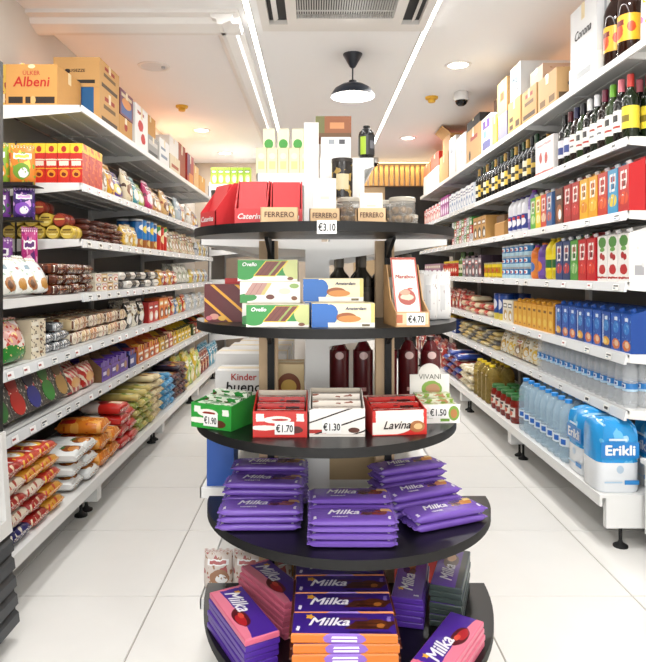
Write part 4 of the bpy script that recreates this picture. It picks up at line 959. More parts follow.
rbox('red_carton', 'red carton stacked at the far right end', 7.1, 7.6, .2215, .16, body=M('#d2362a', .5)); rbox('orange_carton', 'orange-red carton at the far end of the right top shelf', 7.64, 8.1, .2215, .13, body=M('#d86a34', .5))

# ---- right wall, second shelf: wine
gl = [M('#1a2414', .08), M('#14100e', .08), M('#2a3a1c', .08), M('#241812', .08)]
labs = [PR('#f1efe8', [('rect', .4, .6, .5, .8, '#3a3a3a'), ('rect', .35, .65, .2, .3, '#b83a2a')], .5), PR('#f6f4ee', [('rect', .38, .62, .62, .72, '#a8402a'), ('rect', .4, .6, .3, .4, '#7a7a7a')], .5), PR('#eceaf0', [('rect', .35, .65, .2, .6, '#3a4a8c')], .5), PR('#e6cf3a', [('rect', .35, .65, .3, .6, '#7a6a1a')], .5)]
caps = ['#b8342c', '#d0707c', '#6aa82a', '#6a1c34', '#e8e8ea', '#ececec', '#1c1c20', '#2a2c50', '#5a1c24', '#1a1a1a', '#2a2a30', '#3a3a5a']
wk_ = [wine(gl[i % 4], M(c, .35), labs[(3, 0, 0, 1, 1, 0, 0, 1, 2, 2, 0, 2)[i]]) for i, c in enumerate(caps)]
capn = ['red', 'pink', 'lime green', 'maroon', 'white', 'ivory', 'black', 'navy', 'dark red', 'jet black', 'charcoal', 'slate blue']
for i in range(10):
    for r in range(3):
        place(wk_[i], 'wine_bottle', 'wine bottle with %s capsule, right second shelf, %s rank' % (capn[i], ['front', 'second', 'third'][r]), 'bottle', (1.445 + r * .085, 2.875 + i * .084, RZ[1] + .0005), R(-90), 'wine bottles on the right second shelf')
bx_ = PR('#f4f0ee', [('ell', .3, .5, .08, .16, '#b8342c'), ('ell', .6, .45, .08, .16, '#b8342c'), ('band', .04, .1, '#c8564a'), ('rect', .1, .9, .82, .88, '#d8a0a0')], .4, wob=.08)
goods(1, 1, 3.74, 4.05, pack(.30, .22, .22, bx_, M('#efebe8', .5)), 'wine_gift_carton', 'carton', 'white wine carton with red figures', .305, .22)
dkb = [wine(M('#0f1510', .08), M('#14361c', .35), PR('#1a1c18', [('rect', .3, .7, .3, .6, '#c8a840')], .4)), wine(M('#0c0c0c', .08), M('#101010', .35), PR('#d8b848', [('rect', .35, .65, .4, .6, '#2a2a1a')], .4)), wine(M('#141a20', .08), M('#b08a3a', .35), PR('#e8e0c8', [('rect', .35, .65, .3, .6, '#2a2a2a')], .4))]
goods(1, 1, 4.08, 5.60, dkb, 'liquor_bottle', 'bottle', 'dark liquor bottle', .084, .074, rows=2)
wp = [pack(.10, .08, .2, boxp('#dfe6ee', '#6a8ab8', '#3a4a7a'), M('#d6dce4', .5)), pack(.10, .08, .19, boxp('#eef0f2', '#8aa0c0', '#5a5a8a'), M('#e2e6ea', .5))]
goods(1, 1, 5.62, 6.66, wp, 'white_packet', 'box', 'white and blue packet', .103, .08, rows=2)
goods(1, 1, 6.68, 7.1, pack(.10, .08, .22, boxp('#8a2a7a', '#e0b0d8', '#f0e0f0'), M('#7a2068', .5)), 'purple_packet', 'box', 'purple packet', .103, .08, rows=2)
goods(1, 1, 7.12, 8.2, [pack(.10, .08, .19, boxp('#e8dede', '#b03a3a', '#6a2a2a'), M('#d8caca', .5)), pack(.10, .08, .18, boxp('#c83a3a', '#f0e0d0', '#f4f0f0'), M('#b03030', .5))], 'red_white_packet', 'box', 'red and white packet', .103, .08, rows=2)

# ---- right wall, third shelf: juice cartons
def jp(base, fruit, dark, strip='#f4f0ec'):
    return PR(base, [('rect', .2, .8, .5, .9, strip), ('rect', .32, .72, .72, .84, '#a8201c'), ('rect', .32, .7, .56, .68, dark), ('ell', .5, .3, .42, .14, fruit), ('diag', .4, .22, -.6, base), ('ell', .42, .33, .1, .06, '#ffffff'), ('ell', .42, .32, .1, .055, fruit)], .3, wob=.04)
jspec = [('red', '#c4242a', '#e2502a', '#7a1414'), ('sky blue', '#3a9ccc', '#f0d03a', '#1c5a8a'), ('orange red', '#cc3020', '#e8642a', '#7a1c10'), ('amber', '#efa81e', '#f6c94a', '#7a4a10'), ('golden yellow', '#f0b62a', '#e88a20', '#8a5a14'), ('crimson', '#b81c24', '#d83a3a', '#6a1014'), ('cherry red', '#a81a24', '#c02a3a', '#4a0c10')]
y = 2.825
for i, (nm, a, b_, c) in enumerate(jspec):
    k = juice(.098, .075, .245, jp(a, b_, c), M(a, .35), M('#e8e8e8', .4))
    for r in range(3):
        place(k, 'juice_carton', '%s juice carton, right third shelf, %s rank' % (nm, ['front', 'second', 'third'][r]), 'carton', (1.45 + r * .08, y + .05, RZ[2] + .0005), R(-90), 'juice cartons on the right third shelf')
    y += .107 if i < 6 else .10
goods(1, 2, 3.60, 3.72, pack(.11, .15, .21, boxp('#5a2c18', '#a8643a', '#3a1a0c'), M('#4a2414', .5)), 'brown_box', 'box', 'brown box', .115, .15)
jk2 = [('slate blue', '#4a6ea0', '#c8583a', '#2a3c6a'), ('tomato', '#d84a34', '#f0e0c0', '#7a1c14'), ('lemon', '#ecd32e', '#f6f0b0', '#7a7a14'), ('bright green', '#52b03a', '#d8ecb0', '#1c5a1c')]
y = 3.74
for i, (nm, a, b_, c) in enumerate(jk2):
    k = juice(.088, .075, .235, jp(a, b_, c), M(a, .35), M('#e8e8e8', .4))
    for r in range(2): place(k, 'juice_carton', '%s juice carton, right third shelf, %s rank' % (nm, ['front', 'second'][r]), 'carton', (1.45 + r * .08, y + .05, RZ[2] + .0005), R(-90), 'juice cartons on the right third shelf')
    y += .094
goods(1, 2, 4.13, 4.24, pet(.27, .042, M('#8a78c0', .25), M('#8a3a9c', .4), PR('#9a88cc', [('ell', .5, .5, .14, .3, '#e8e0f4')], .4), .2, .6, ribs=False), 'cleaner_bottle', 'bottle', 'lilac bottle', .1, .085, rows=2)
goods(1, 2, 4.26, 4.68, pet(.25, .042, M('#e6e8ee', .25), M('#2a2a6a', .4), PR('#2c3a8c', [('ell', .5, .5, .14, .3, '#f0f0f4'), ('rect', .4, .6, .7, .9, '#c83a3a')], .4), .1, .5, ribs=False), 'cleaner_bottle', 'bottle', 'white bottle with navy label', .1, .085, rows=2)
cut = Kit(); cut.add('tray', MB().prism([(-.1, 0), (.1, 0), (.1, .2), (.02, .2), (-.1, .1)], -.12, .12, M('#b98a4e', .7), 'x')); cut.add('packet', MB().box(-.1, .1, -.09, .0, .1, .16, M('#6a4a2a', .5)))
goods(1, 2, 4.72, 5.2, cut, 'display_tray', 'tray', 'brown slant-cut tray', .245, .2)
goods(1, 2, 5.22, 5.66, pack(.13, .12, .2, boxp('#c89a5c', '#3a2a1c', '#8a5a2c'), M('#c0904e', .6)), 'kraft_packet', 'box', 'kraft packet', .14, .12, rows=2)
cs = [pack(.10, .10, .075, boxp('#d8d8dc', '#8a8a94', '#4a4a54'), M('#cfcfd4', .5)), pack(.10, .10, .075, boxp('#c4303a', '#f0e0d8', '#7a1418'), M('#b02830', .5)), pack(.10, .10, .075, boxp('#4a9a4a', '#e8f0d8', '#1c5a24'), M('#3a8a3c', .5))]
goods(1, 2, 5.68, 6.6, cs, 'tea_box', 'box', 'stacked tea box', .104, .1, stack=3, lh=.0765)
goods(1, 2, 6.62, 6.8, pet(.24, .04, M('#1c1a18', .15), M('#2a2a2a', .4), PR('#3a3028', [('ell', .5, .5, .12, .3, '#c8b890')], .4), .2, .6, ribs=False), 'dark_bottle', 'bottle', 'black sauce bottle', .088, .08, rows=2)
goods(1, 2, 6.82, 8.2, [pack(.12, .1, .18, boxp('#c8a46a', '#4a3a2a', '#e8d8b8'), M('#b8945a', .6)), pack(.12, .1, .16, boxp('#d8d2c4', '#8a6a4a', '#3a3a3a'), M('#c8c2b4', .6))], 'beige_packet', 'box', 'beige packet', .125, .1, rows=2)

# ---- right wall, fourth shelf
chp = PR('#f3f1ec', [('ell', .5, .86, .4, .12, '#4a8a3a'), ('ell', .4, .56, .16, .07, '#b01c24'), ('ell', .62, .52, .16, .07, '#b01c24'), ('ell', .5, .26, .34, .11, '#c42a2e'), ('band', .06, .1, '#b8282c'), ('ell', .5, .7, .25, .05, '#6aa850')], .35, wob=.06)
chs = PR('#f2f0ec', [('rect', .3, .8, .12, .3, '#a8a8ac'), ('spot', 3, 5, .66, '#d8d8d8')], .4)
kch = juice(.10, .085, .255, chp, chs, M('#f0f0f0', .4))
for i in range(3):
    for r in range(3):
        place(kch, 'cherry_juice_carton', 'white cherry juice carton, right fourth shelf, %s from near end, %s rank' % (ORD[i], ['front', 'second', 'third'][r]), 'carton', (1.455 + r * .092, 2.875 + i * .107, RZ[3] + .0005), R(-90), 'cherry juice cartons')
y = 3.16
for nm, a, b_, c in (('scarlet', '#c8202a', '#e2452e', '#6a1014'), ('deep red', '#c42028', '#d83a34', '#6a1014'), ('leaf green', '#4a9a3a', '#a8d08a', '#1c5a1c'), ('navy', '#1f3a6c', '#c83a34', '#10204a'), ('royal blue', '#234078', '#c8403a', '#10204a')):
    k = juice(.098, .08, .25, jp(a, b_, c), M(a, .35), M('#e8e8e8', .4))
    for r in range(3): place(k, 'juice_carton', '%s juice carton, right fourth shelf, %s rank' % (nm, ['front', 'second', 'third'][r]), 'carton', (1.45 + r * .086, y + .05, RZ[3] + .0005), R(-90), 'juice cartons on the right fourth shelf')
    y += .105
goods(1, 3, 3.70, 3.92, pet(.25, .048, M('#ecd420', .3), M('#c8b020', .4), PR('#f0dc30', [('rect', .35, .65, .2, .7, '#2a6a3a')], .4), .2, .6, ribs=False), 'juice_bottle', 'bottle', 'yellow juice bottle', .105, .096, rows=2)
goods(1, 3, 3.94, 4.05, pet(.23, .042, M('#6a4a9c', .3), M('#e0762a', .4), PR('#7a58b0', [('ell', .5, .5, .12, .3, '#e8842a')], .4), .1, .6, ribs=False), 'juice_bottle', 'bottle', 'purple juice bottle', .1, .085, rows=2)
goods(1, 3, 4.07, 4.18, pet(.22, .042, M('#e0762a', .3), M('#8a3a9c', .4), PR('#e88a3a', [('ell', .5, .5, .12, .3, '#4a7ac0')], .4), .1, .6, ribs=False), 'juice_bottle', 'bottle', 'orange juice bottle', .1, .085, rows=2)
tb_ = PR('#2a7ab8', [('band', 0, .34, '#bfe0ee'), ('rect', .4, .6, .45, .75, '#f0f4f6'), ('ell', .5, .58, .06, .12, '#b83040'), ('band', .88, 1, '#c8d4dc')], .3, wob=.03)
goods(1, 3, 4.21, 4.82, tin(.049, .078, tb_, M('#c4ccd2', .3, metal=.6)), 'tuna_tin', 'tin', 'blue and white tin', .1, .1, stack=3, lh=.0795, rows=2)
ty = PR('#e8cf28', [('rect', .36, .64, .3, .7, '#b8841c'), ('ell', .5, .5, .06, .12, '#c83a24'), ('band', 0, .12, '#c8a820')], .3)
goods(1, 3, 4.86, 5.34, tin(.055, .12, ty, M('#c8c0a0', .3, metal=.6)), 'yellow_tin', 'tin', 'yellow tin', .115, .11, rows=2)
goods(1, 3, 5.36, 6.06, [pack(.11, .09, .19, boxp('#4a3a4a', '#a8545a', '#c8b8c0'), M('#3a2a3a', .5)), pack(.11, .09, .17, boxp('#8a8a90', '#3a3a44', '#c83a4a'), M('#6a6a72', .5))], 'dark_packet', 'box', 'dark packet', .115, .09, rows=2)
goods(1, 3, 6.08, 6.3, wine(M('#5a7a3a', .1), M('#3a5a2a', .4), PR('#e0dcc0', [('rect', .4, .6, .3, .6, '#4a6a2a')], .4), h=.24), 'green_bottle', 'bottle', 'green sauce bottle', .084, .074, rows=2)
goods(1, 3, 6.32, 7.1, jar(.045, .16, M('#a82a1c', .12), M('#d8b83a', .4), PR('#c83a2a', [('ell', .5, .5, .1, .3, '#f0e0c0')], .4)), 'sauce_jar', 'jar', 'red sauce jar', .098, .092, rows=2)
goods(1, 3, 7.12, 8.2, pack(.12, .1, .14, boxp('#b890a8', '#7a3a6a', '#e8e0b8'), M('#a88098', .5)), 'pink_packet', 'box', 'mauve packet', .125, .1, rows=2)

# ---- right wall, fifth shelf
bl = PR('#1c4fa6', [('band', .0, .12, '#12306e'), ('ell', .5, .2, .38, .12, '#e8a83a'), ('ell', .42, .18, .16, .07, '#f4d878'), ('rect', .12, .2, .12, .92, '#e8f0f8'), ('ell', .5, .62, .3, .16, '#3a8ad0'), ('rect', .36, .66, .78, .88, '#e8f0fa'), ('spot', 8, 8, .68, '#9ac8ee')], .3, wob=.06)
bl2 = PR('#1a56b4', [('ell', .5, .18, .4, .14, '#d8763a'), ('ell', .55, .2, .2, .09, '#f0c8a0'), ('ell', .5, .62, .3, .16, '#2f7fd0'), ('rect', .36, .66, .8, .9, '#e8f0fa'), ('spot', 8, 8, .66, '#8ac0ee')], .3, wob=.06)
kb1 = juice(.092, .09, .205, bl, M('#173f8c', .35), M('#2a5ab0', .4)); kb2 = juice(.092, .09, .205, bl2, M('#1a4a9c', .35), M('#2a5ab0', .4))
goods(1, 4, 2.815, 3.72, [kb2, kb2, kb1], 'blue_juice_carton', 'carton', 'blue juice carton', .1, .09, rows=2)
orr = PR('#e0a02a', [('rect', .12, .88, .1, .9, '#e8b03a'), ('ell', .5, .34, .28, .14, '#f0cc5a'), ('rect', .25, .75, .72, .82, '#7a4a14'), ('rect', .3, .7, .1, .16, '#b8741c')], .35)
goods(1, 4, 3.74, 4.50, juice(.088, .085, .185, orr, M('#d8952a', .4), M('#e8b040', .4)), 'orange_juice_carton', 'carton', 'amber juice carton', .094, .085, rows=2)
goods(1, 4, 4.52, 4.76, pack(.11, .08, .16, boxp('#efe9d8', '#c8a040', '#4a4a4a'), M('#e6e0d0', .5)), 'cream_packet', 'box', 'cream packet', .115, .08, rows=2)
goods(1, 4, 4.78, 5.06, tin(.06, .2, PR('#1f4a9c', [('band', 0, .25, '#e8d048'), ('ell', .5, .6, .1, .2, '#e8e8f0')], .3), M('#1a3a80', .4)), 'blue_canister', 'canister', 'tall blue canister', .13, .12, rows=2)
nb = [flow(.18, .12, .05, flowp('#e8dcb8', '#a8642c', '#b8342a', '#f4ecd4'), puff=.3), flow(.18, .12, .05, flowp('#c83a2a', '#e8d0a0', '#f4e8d0', '#e8e0d0'), puff=.3)]
goods(1, 4, 5.1, 6.1, nb, 'noodle_pack', 'pack', 'cream and red noodle pack', .124, .18, stack=3, lh=.051, spin=-90, jit=.005)
goods(1, 4, 6.12, 8.2, [bag(.15, .19, .06, bagp('#a82424', '#e0a890', '#5a1010'), seed=71), bag(.15, .2, .06, bagp('#b83a2c', '#5a1414', '#e8c8a8'), seed=72), bag(.15, .18, .06, bagp('#7a2a22', '#e8b080', '#c83a2a'), seed=73)], 'red_snack_bag', 'bag', 'red snack bag', .16, .09, rows=2)

# ---- right wall, sixth shelf: small water bottles, pasta
clear = M('#f4faff', .05, alpha=.3); clearb = M('#cdeafc', .05, alpha=.34)
wlab = PR('#2f7fc8', [('band', 0, .3, '#bcdcf2'), ('rect', .42, .58, .35, .9, '#f0f6fc'), ('rect', .45, .55, .45, .8, '#1c4a9c'), ('rect', .2, .3, .4, .8, '#1c4a9c')], .35)
kws = pet(.225, .033, clear, M('#2a86d8', .35), wlab, .34, .50)
goods(1, 5, 2.84, 4.02, kws, 'water_bottle', 'bottle', 'small clear water bottle', .0735, .067, rows=2, inset=.02)
kpb = [bag(.16, .165, .06, bagp('#efe6c8', '#e8c02a', '#b8963a', '#f6f0e0'), seed=81), bag(.16, .17, .06, bagp('#f2eee0', '#d8a82a', '#8a7a4a', '#faf6ea'), seed=82), bag(.16, .16, .06, bagp('#d8c090', '#8a6a3a', '#b8502a'), seed=83)]
goods(1, 5, 4.06, 4.92, kpb, 'pasta_bag', 'bag', 'white and yellow pasta bag', .17, .09, tilt=R(-8), rows=2)
kfl = [flow(.2, .11, .035, flowp('#e0c478', '#b88a3a', '#7a5a1c', '#f0e2b4')), flow(.2, .11, .035, flowp('#5a5a5e', '#d8b860', '#e8e0c8', '#c8c8cc')), flow(.2, .11, .035, flowp('#d8cba0', '#a87a3a', '#e8e0c0', '#4a4a50'))]
goods(1, 5, 4.94, 6.3, kfl, 'nut_pack', 'pack', 'flat tan nut pack', .114, .2, stack=4, lh=.036, spin=-90, jit=.004)
goods(1, 5, 6.32, 6.6, pack(.12, .1, .13, boxp('#2a4a9c', '#e8e8f0', '#c83a3a'), M('#1f3a80', .5)), 'blue_packet', 'box', 'blue packet', .125, .1, rows=2)
goods(1, 5, 6.62, 8.2, jar(.05, .16, M('#b8783a', .15), M('#e0b83a', .4), PR('#e0b040', [('ell', .5, .5, .1, .3, '#8a2a1c')], .4)), 'preserve_jar', 'jar', 'amber preserve jar', .11, .1, rows=2)

# ---- right wall, bottom shelf: water, jars, oil
wl2 = PR('#e8f2fa', [('rect', .36, .47, .2, .8, '#2a6ac4'), ('rect', .53, .64, .2, .8, '#2a6ac4'), ('rect', .1, .2, .2, .8, '#3a7ccc'), ('rect', .8, .9, .2, .8, '#3a7ccc')], .35)
kwl = pet(.325, .045, clearb, M('#2f8fe0', .35), wl2, .26, .40, n=16)
goods(1, 6, 3.25, 4.04, kwl, 'large_water_bottle', 'bottle', 'tall blue-tinted water bottle', .094, .092, rows=3, inset=.015)
film_b = PR('#2f9be0', [('spot', 3, 4, .6, '#6cc0f0'), ('spot', 5, 6, .66, '#a8dcf8')], .15, wob=.1, bump=.3); film_w = M('#eef2f6', .2)
def sixpack(hh=.322):
    k = Kit(); n = 20; rings = []; W, D = .195, .19
    def ring(z, sx, sy, e=.42, wob=0):
        out = []
        for i in range(n):
            a = 2 * PI * i / n; c, s = math.cos(a), math.sin(a)
            out.append((W / 2 * sx * abs(c) ** e * (1 if c > 0 else -1), D / 2 * sy * abs(s) ** e * (1 if s > 0 else -1) + wob * math.sin(i * 2.3) * .006, z))
        return out
    def uvf(q): return (q[0] / W + .5, q[2] / hh)
    k.add('white_film', MB().rings([ring(0, .94, .94), ring(.01, 1, 1), ring(hh * .42, 1, 1)], film_w, uvf=uvf, cap=True).mesh(smooth=50))
    k.add('blue_film', MB().rings([ring(hh * .42, 1.002, 1.002), ring(hh * .62, 1, 1, wob=1), ring(hh * .8, .985, .96, wob=1.4), ring(hh * .91, .93, .84, wob=2.2), ring(hh * .97, .82, .6, .5, 2.5), ring(hh, .7, .3, .6, 2.5)], film_b, uvf=uvf).mesh(smooth=50))
    k.add('lettering', text_mesh('Erikli', .135, M('#ffffff', .4), bold=.02, height=.046), -1, (0, -D / 2 - .0035, hh * .60))
    k.add('name_panel', MB().box(-.085, .085, -D / 2 - .0025, -D / 2 - .001, hh * .49, hh * .71, M('#2a86d2', .3)))
    k.add('small_panel', MB().box(-.05, .03, -D / 2 - .0025, -D / 2 - .001, hh * .73, hh * .76, M('#d8ecfa', .3)))
    k.add('crest', MB().prism([(.016 * math.cos(2 * PI * i / 16), hh * .33 + .018 * math.sin(2 * PI * i / 16)) for i in range(16)], -D / 2 - .002, -D / 2 - .001, M('#b9cfe2', .3), 'y'))
    k.add('print_panel', MB().box(.02, .085, -D / 2 - .002, -D / 2 - .001, hh * .12, hh * .18, M('#3a8cd0', .3)).box(-.07, .01, -D / 2 - .002, -D / 2 - .001, hh * .14, hh * .16, M('#b8d4ea', .3)))
    return k
k6 = sixpack()
place(k6, 'water_multipack', 'blue and white shrink-wrapped water multipack nearest the camera', 'multipack', (1.370, 2.915, RZ[6] + .0005), 0, 'water multipacks')
place(k6, 'water_multipack', 'blue and white shrink-wrapped water multipack behind the nearest one', 'multipack', (1.385, 3.125, RZ[6] + .0005), R(-90), 'water multipacks')
place(k6, 'water_multipack', 'blue and white water multipack by the back panel', 'multipack', (1.615, 2.92, RZ[6] + .0005), R(-90), 'water multipacks')
kj = jar(.052, .175, M('#7a1c14', .1), M('#2f6a34', .4), PR('#8a2a1c', [('rect', .36, .64, .1, .9, '#efe8dc'), ('ell', .5, .4, .08, .25, '#c8502a'), ('rect', .4, .6, .6, .8, '#2a2420')], .35))
goods(1, 6, 4.09, 4.66, kj, 'pickle_jar', 'jar', 'red jar with green lid', .112, .104, rows=2, inset=.02)
oil = M('#d9c06a', .05, trans=.75, ior=1.3)
goods(1, 6, 4.70, 5.18, pet(.29, .055, oil, M('#e8c81c', .4), None), 'oil_bottle', 'bottle', 'yellow cooking oil bottle', .118, .11, rows=2, inset=.02)
goods(1, 6, 5.2, 5.66, flow(.26, .15, .06, PR('#e6dcc0', [('spot', 6, 6, .58, '#c8b890'), ('rect', .6, .9, .2, .8, '#f4efe0'), ('ell', .75, .5, .08, .2, '#a88a4a')], .4, wob=.06), puff=.35), 'rice_bag', 'bag', 'cream rice bag', .153, .26, stack=3, lh=.061, spin=-90, inset=.02)
goods(1, 6, 5.7, 6.4, [flow(.26, .15, .06, flowp('#8a2424', '#e8d8c0', '#3a4a9c', '#d8c8b8'), puff=.35), flow(.26, .15, .06, flowp('#2f4aa0', '#e8e8f0', '#b83a3a', '#c8d0e8'), puff=.35)], 'lentil_bag', 'bag', 'red and blue lentil bag', .153, .26, stack=4, lh=.061, spin=-90, inset=.02)
goods(1, 6, 6.42, 8.2, [bag(.18, .26, .09, bagp('#a8342c', '#e0c8a8', '#4a1410'), seed=91), bag(.18, .24, .09, bagp('#7a3a5a', '#e8d0c0', '#3a1c3a'), seed=92)], 'flour_bag', 'bag', 'maroon flour bag', .19, .1, rows=2, inset=.02)
# ------------------------------------------------------------------ goods on the round display stand
DSY = 2.0
D1, D2, D3, D4, D5 = 1.3705, 1.0955, .7955, .5275, .2505
def price(kit, s, w, loc, rot=(0, 0, 0), h=None):
    """white price card with black figures"""
    h = h or w * .72
    i = kit.add('price_card', MB().box(-w / 2, w / 2, -.0012, 0, -h / 2, h / 2, M('#f4f4f2', .5)), -1, loc, rot)
    kit.add('price_figures', text_mesh(s, w * .88, M('#16161a', .6), bold=.012, height=h * .62), i, (0, -.002, 0))
# price card clipped to the top shelf edge
kpc = Kit(); price(kpc, '€3.10', .05, (0, 0, 0), h=.034)
place(kpc, 'shelf_price_card', 'white price card reading 3.10 on the top half-round shelf edge', 'price card', (.030, 1.592, 1.354), 0)

# ---- purple chocolate bars
def slab(L, D, T, side, top, front=None):
    """flat bar with eased edges, so that stacked bars read apart"""
    b = MB(); i = .0022; n = 4
    def rg(z, o): return [(-L / 2 + o, -D / 2 + o, z), (L / 2 - o, -D / 2 + o, z), (L / 2 - o, D / 2 - o, z), (-L / 2 + o, D / 2 - o, z)]
    Z = [rg(0, i), rg(T * .16, 0), rg(T * .84, 0), rg(T, i)]
    for q in range(3):
        for e in range(4):
            a, c = Z[q][e], Z[q][(e + 1) % 4]; d_, f_ = Z[q + 1][(e + 1) % 4], Z[q + 1][e]
            mt = (front if front and e in (0, 2) else side)
            v0, v1 = (0, .16, .84)[q], (.16, .84, 1)[q]
            b.quad([a, c, d_, f_], mt, ((0, v0), (1, v0), (1, v1), (0, v1)))
    b.quad(Z[3], top); b.quad(Z[0][::-1], side)
    # weld
    seen = {}; remap = []
    nv = []
    for v in b.v:
        kx = tuple(round(c, 6) for c in v)
        if kx not in seen: seen[kx] = len(nv); nv.append(v)
        remap.append(seen[kx])
    b.v = nv; b.f = [tuple(remap[i_] for i_ in f) for f in b.f]
    return b
def bar(L, D, T, pr, side_seal, word='Milka', wordw=.09, sub=None, subw=.05, wx=-.05, star=False, box=False):
    k = Kit()
    if box:
        k.add('wrapper', slab(L, D, T, side_seal, pr)); zt = T
    else:
        f = flow(L, D, T, pr, side_seal, puff=.12, n=16); k.p = list(f.p); zt = T
    k.add('lettering', text_mesh(word, wordw, M('#f6f2fa', .4), shear=.35, bold=.016, flat=True, squash=1.05), -1, (wx * L, D * .06, zt + .0008))
    if sub: k.add('flavour_text', text_mesh(sub, subw, M('#f2ecf6', .4), bold=.01, flat=True), -1, (wx * L - .01, -D * .28, zt + .0008))
    if star:
        n = 10; pts = [((.011 if i % 2 == 0 else .006) * math.cos(2 * PI * i / n), (.011 if i % 2 == 0 else .006) * math.sin(2 * PI * i / n)) for i in range(n)]
        k.add('gold_star', MB().prism(pts, 0, .0006, M('#e8a83a', .4), 'z'), -1, (wx * L - wordw * .42, D * .24, zt + .0004))
    return k
pur = '#7351b2'; pseal = M('#7e5fbc', .25)
def barp(biscuit='#8a4a28', gold='#e3b26a', dark='#3f1d74'):
    return PR(pur, [('ell', .74, .62, .15, .2, '#3c1c68'), ('para', .60, .88, .38, .58, .25, biscuit), ('ell', .66, .46, .06, .12, '#5a2a18'), ('ell', .82, .6, .08, .12, biscuit), ('rect', .83, .95, .66, .86, gold), ('rect', .06, .09, .12, .3, '#e8e0f4'), ('rect', .89, .92, .1, .3, '#e8e0f4')], .24, wob=.05, wscale=9, bump=.25)
kA = bar(.235, .092, .0205, barp(), pseal, wordw=.085, sub='NOISETTE', subw=.045, wx=-.1)
kB = bar(.235, .092, .0185, barp('#7a2f1c'), pseal, wordw=.085, sub='HAZELNUT', subw=.04, wx=-.1)
kC = bar(.245, .088, .0235, barp('#c8843c', '#efd08a'), pseal, wordw=.08, sub='TENDER', subw=.035, wx=-.12)
def stack(kit, n, x, y, z, T, rz, desc, jit=.004, tilt=0.0):
    for s in range(n):
        place(kit, 'chocolate_bar', '%s, %s from the bottom' % (desc, ORD[s]), 'chocolate bar', (x + random.uniform(-1, 1) * jit, y + random.uniform(-1, 1) * jit * .6, z + s * T * 1.01), (tilt, 0, R(rz) + random.uniform(-1, 1) * jit * 3), 'purple chocolate bars on the display stand')
stack(kA, 3, -.155, 1.766, D4, .0205, 1, 'purple chocolate bar in the front left pile')
stack(kA, 5, -.150, 1.860, D4, .0205, -1, 'purple chocolate bar in the middle left pile')
stack(kA, 6, -.140, 1.954, D4, .0205, 0, 'purple chocolate bar in the rear left pile')
stack(kB, 4, .100, 1.664, D4, .0185, 0, 'purple chocolate bar in the front centre pile')
stack(kB, 5, .098, 1.762, D4, .0185, 1, 'purple chocolate bar in the rear centre pile')
stack(kC, 2, .366, 1.787, D4, .0235, 24, 'purple biscuit bar in the front right pile', jit=.002)
stack(kC, 3, .316, 1.878, D4, .0235, 24, 'purple biscuit bar in the middle right pile', jit=.002)
stack(kC, 5, .288, 1.970, D4, .0235, 24, 'purple biscuit bar in the rear right pile', jit=.002)
# bottom shelf
pinkp = PR('#4b2794', [('rect', 0, 1, 0, .16, '#e2748c'), ('ell', .45, .1, .6, .22, '#e88098'), ('ell', .62, .3, .17, .22, '#5c1620'), ('ell', .66, .26, .11, .14, '#b3202a'), ('ell', .58, .34, .06, .08, '#d84a3a'), ('rect', .0, .04, 0, 1, '#e2748c')], .28, wob=.07, wscale=5)
kD = bar(.26, .092, .0165, pinkp, M('#d86a86', .3), wordw=.11, wx=-.18, star=True, box=True)
kDp = bar(.26, .092, .0165, barp(), M('#4f2a98', .3), wordw=.11, wx=-.18, star=True, box=True)
stack(kDp, 5, -.192, 1.655, D5, .0165, -61, 'purple-edged bar in the front left pile of the lowest shelf', jit=.005)
stack(kD, 1, -.188, 1.652, D5 + 5 * .0168, .0165, -62, 'pink and purple strawberry bar topping the front left pile')
stack(kD, 6, -.118, 1.815, D5, .0165, -56, 'pink-edged bar in the rear left pile of the lowest shelf', jit=.005)
orange = PR('#d5741f', [('ell', .5, .5, .2, .7, '#8a62c4'), ('rect', .38, .62, .55, .75, '#efe6f6'), ('rect', .38, .62, .2, .4, '#efe6f6')], .3, wob=.04)
darkp = PR('#3b2080', [('para', .56, .98, .22, .62, .3, '#4a2216'), ('ell', .82, .5, .1, .22, '#5c2c18'), ('para', .62, .9, .3, .36, .3, '#2c120c'), ('para', .62, .9, .48, .52, .3, '#2c120c'), ('ell', .86, .4, .04, .1, '#a8642c'), ('rect', .46, .74, .66, .78, '#5a2a50'), ('rect', .55, .95, .0, .12, '#2a1458'), ('rect', .04, .07, .12, .34, '#e8e0f4'), ('rect', .93, .97, .6, .85, '#8a70c0')], .28, wob=.06, wscale=7)
def ebar(side):
    k = Kit(); L, D, T = .25, .092, .0235
    k.add('wrapper', slab(L, D, T, M('#5a2a1c', .3), darkp, side))
    k.add('lettering', text_mesh('Milka', .10, M('#f6f2fa', .4), shear=.35, bold=.016, flat=True), -1, (-.035, .004, T + .0008))
    n = 10; pts = [((.012 if i % 2 == 0 else .007) * math.cos(2 * PI * i / n), (.012 if i % 2 == 0 else .007) * math.sin(2 * PI * i / n)) for i in range(n)]
    k.add('gold_star', MB().prism(pts, 0, .0006, M('#e8a83a', .4), 'z'), -1, (-.082, .026, T + .0004))
    for sg in (-1, 1):
        f = MB().box(min(sg * L / 2, sg * (L / 2 + .006)), max(sg * L / 2, sg * (L / 2 + .006)), -D / 2 + .004, D / 2 - .004, T * .4, T * .6, M('#5a2a1c', .3))
        k.add('end_seal', f)
    return k
kE = ebar(orange); kEp = ebar(PR('#8a62c4', [('rect', .1, .9, .3, .7, '#a888d8')], .3))
for c in range(4):
    for s in range(6):
        place(kEp if s == 2 else kE, 'chocolate_bar', '%s-edged bar, centre of the lowest shelf, %s pile from the front, %s layer' % ('lilac' if s == 2 else 'orange', ORD[c], ORD[s]), 'chocolate bar', (.072 + random.uniform(-.003, .003), 1.515 + c * .0955, D5 + s * .0238), R(random.uniform(-1, 1)), 'dark chocolate bars on the lowest shelf')
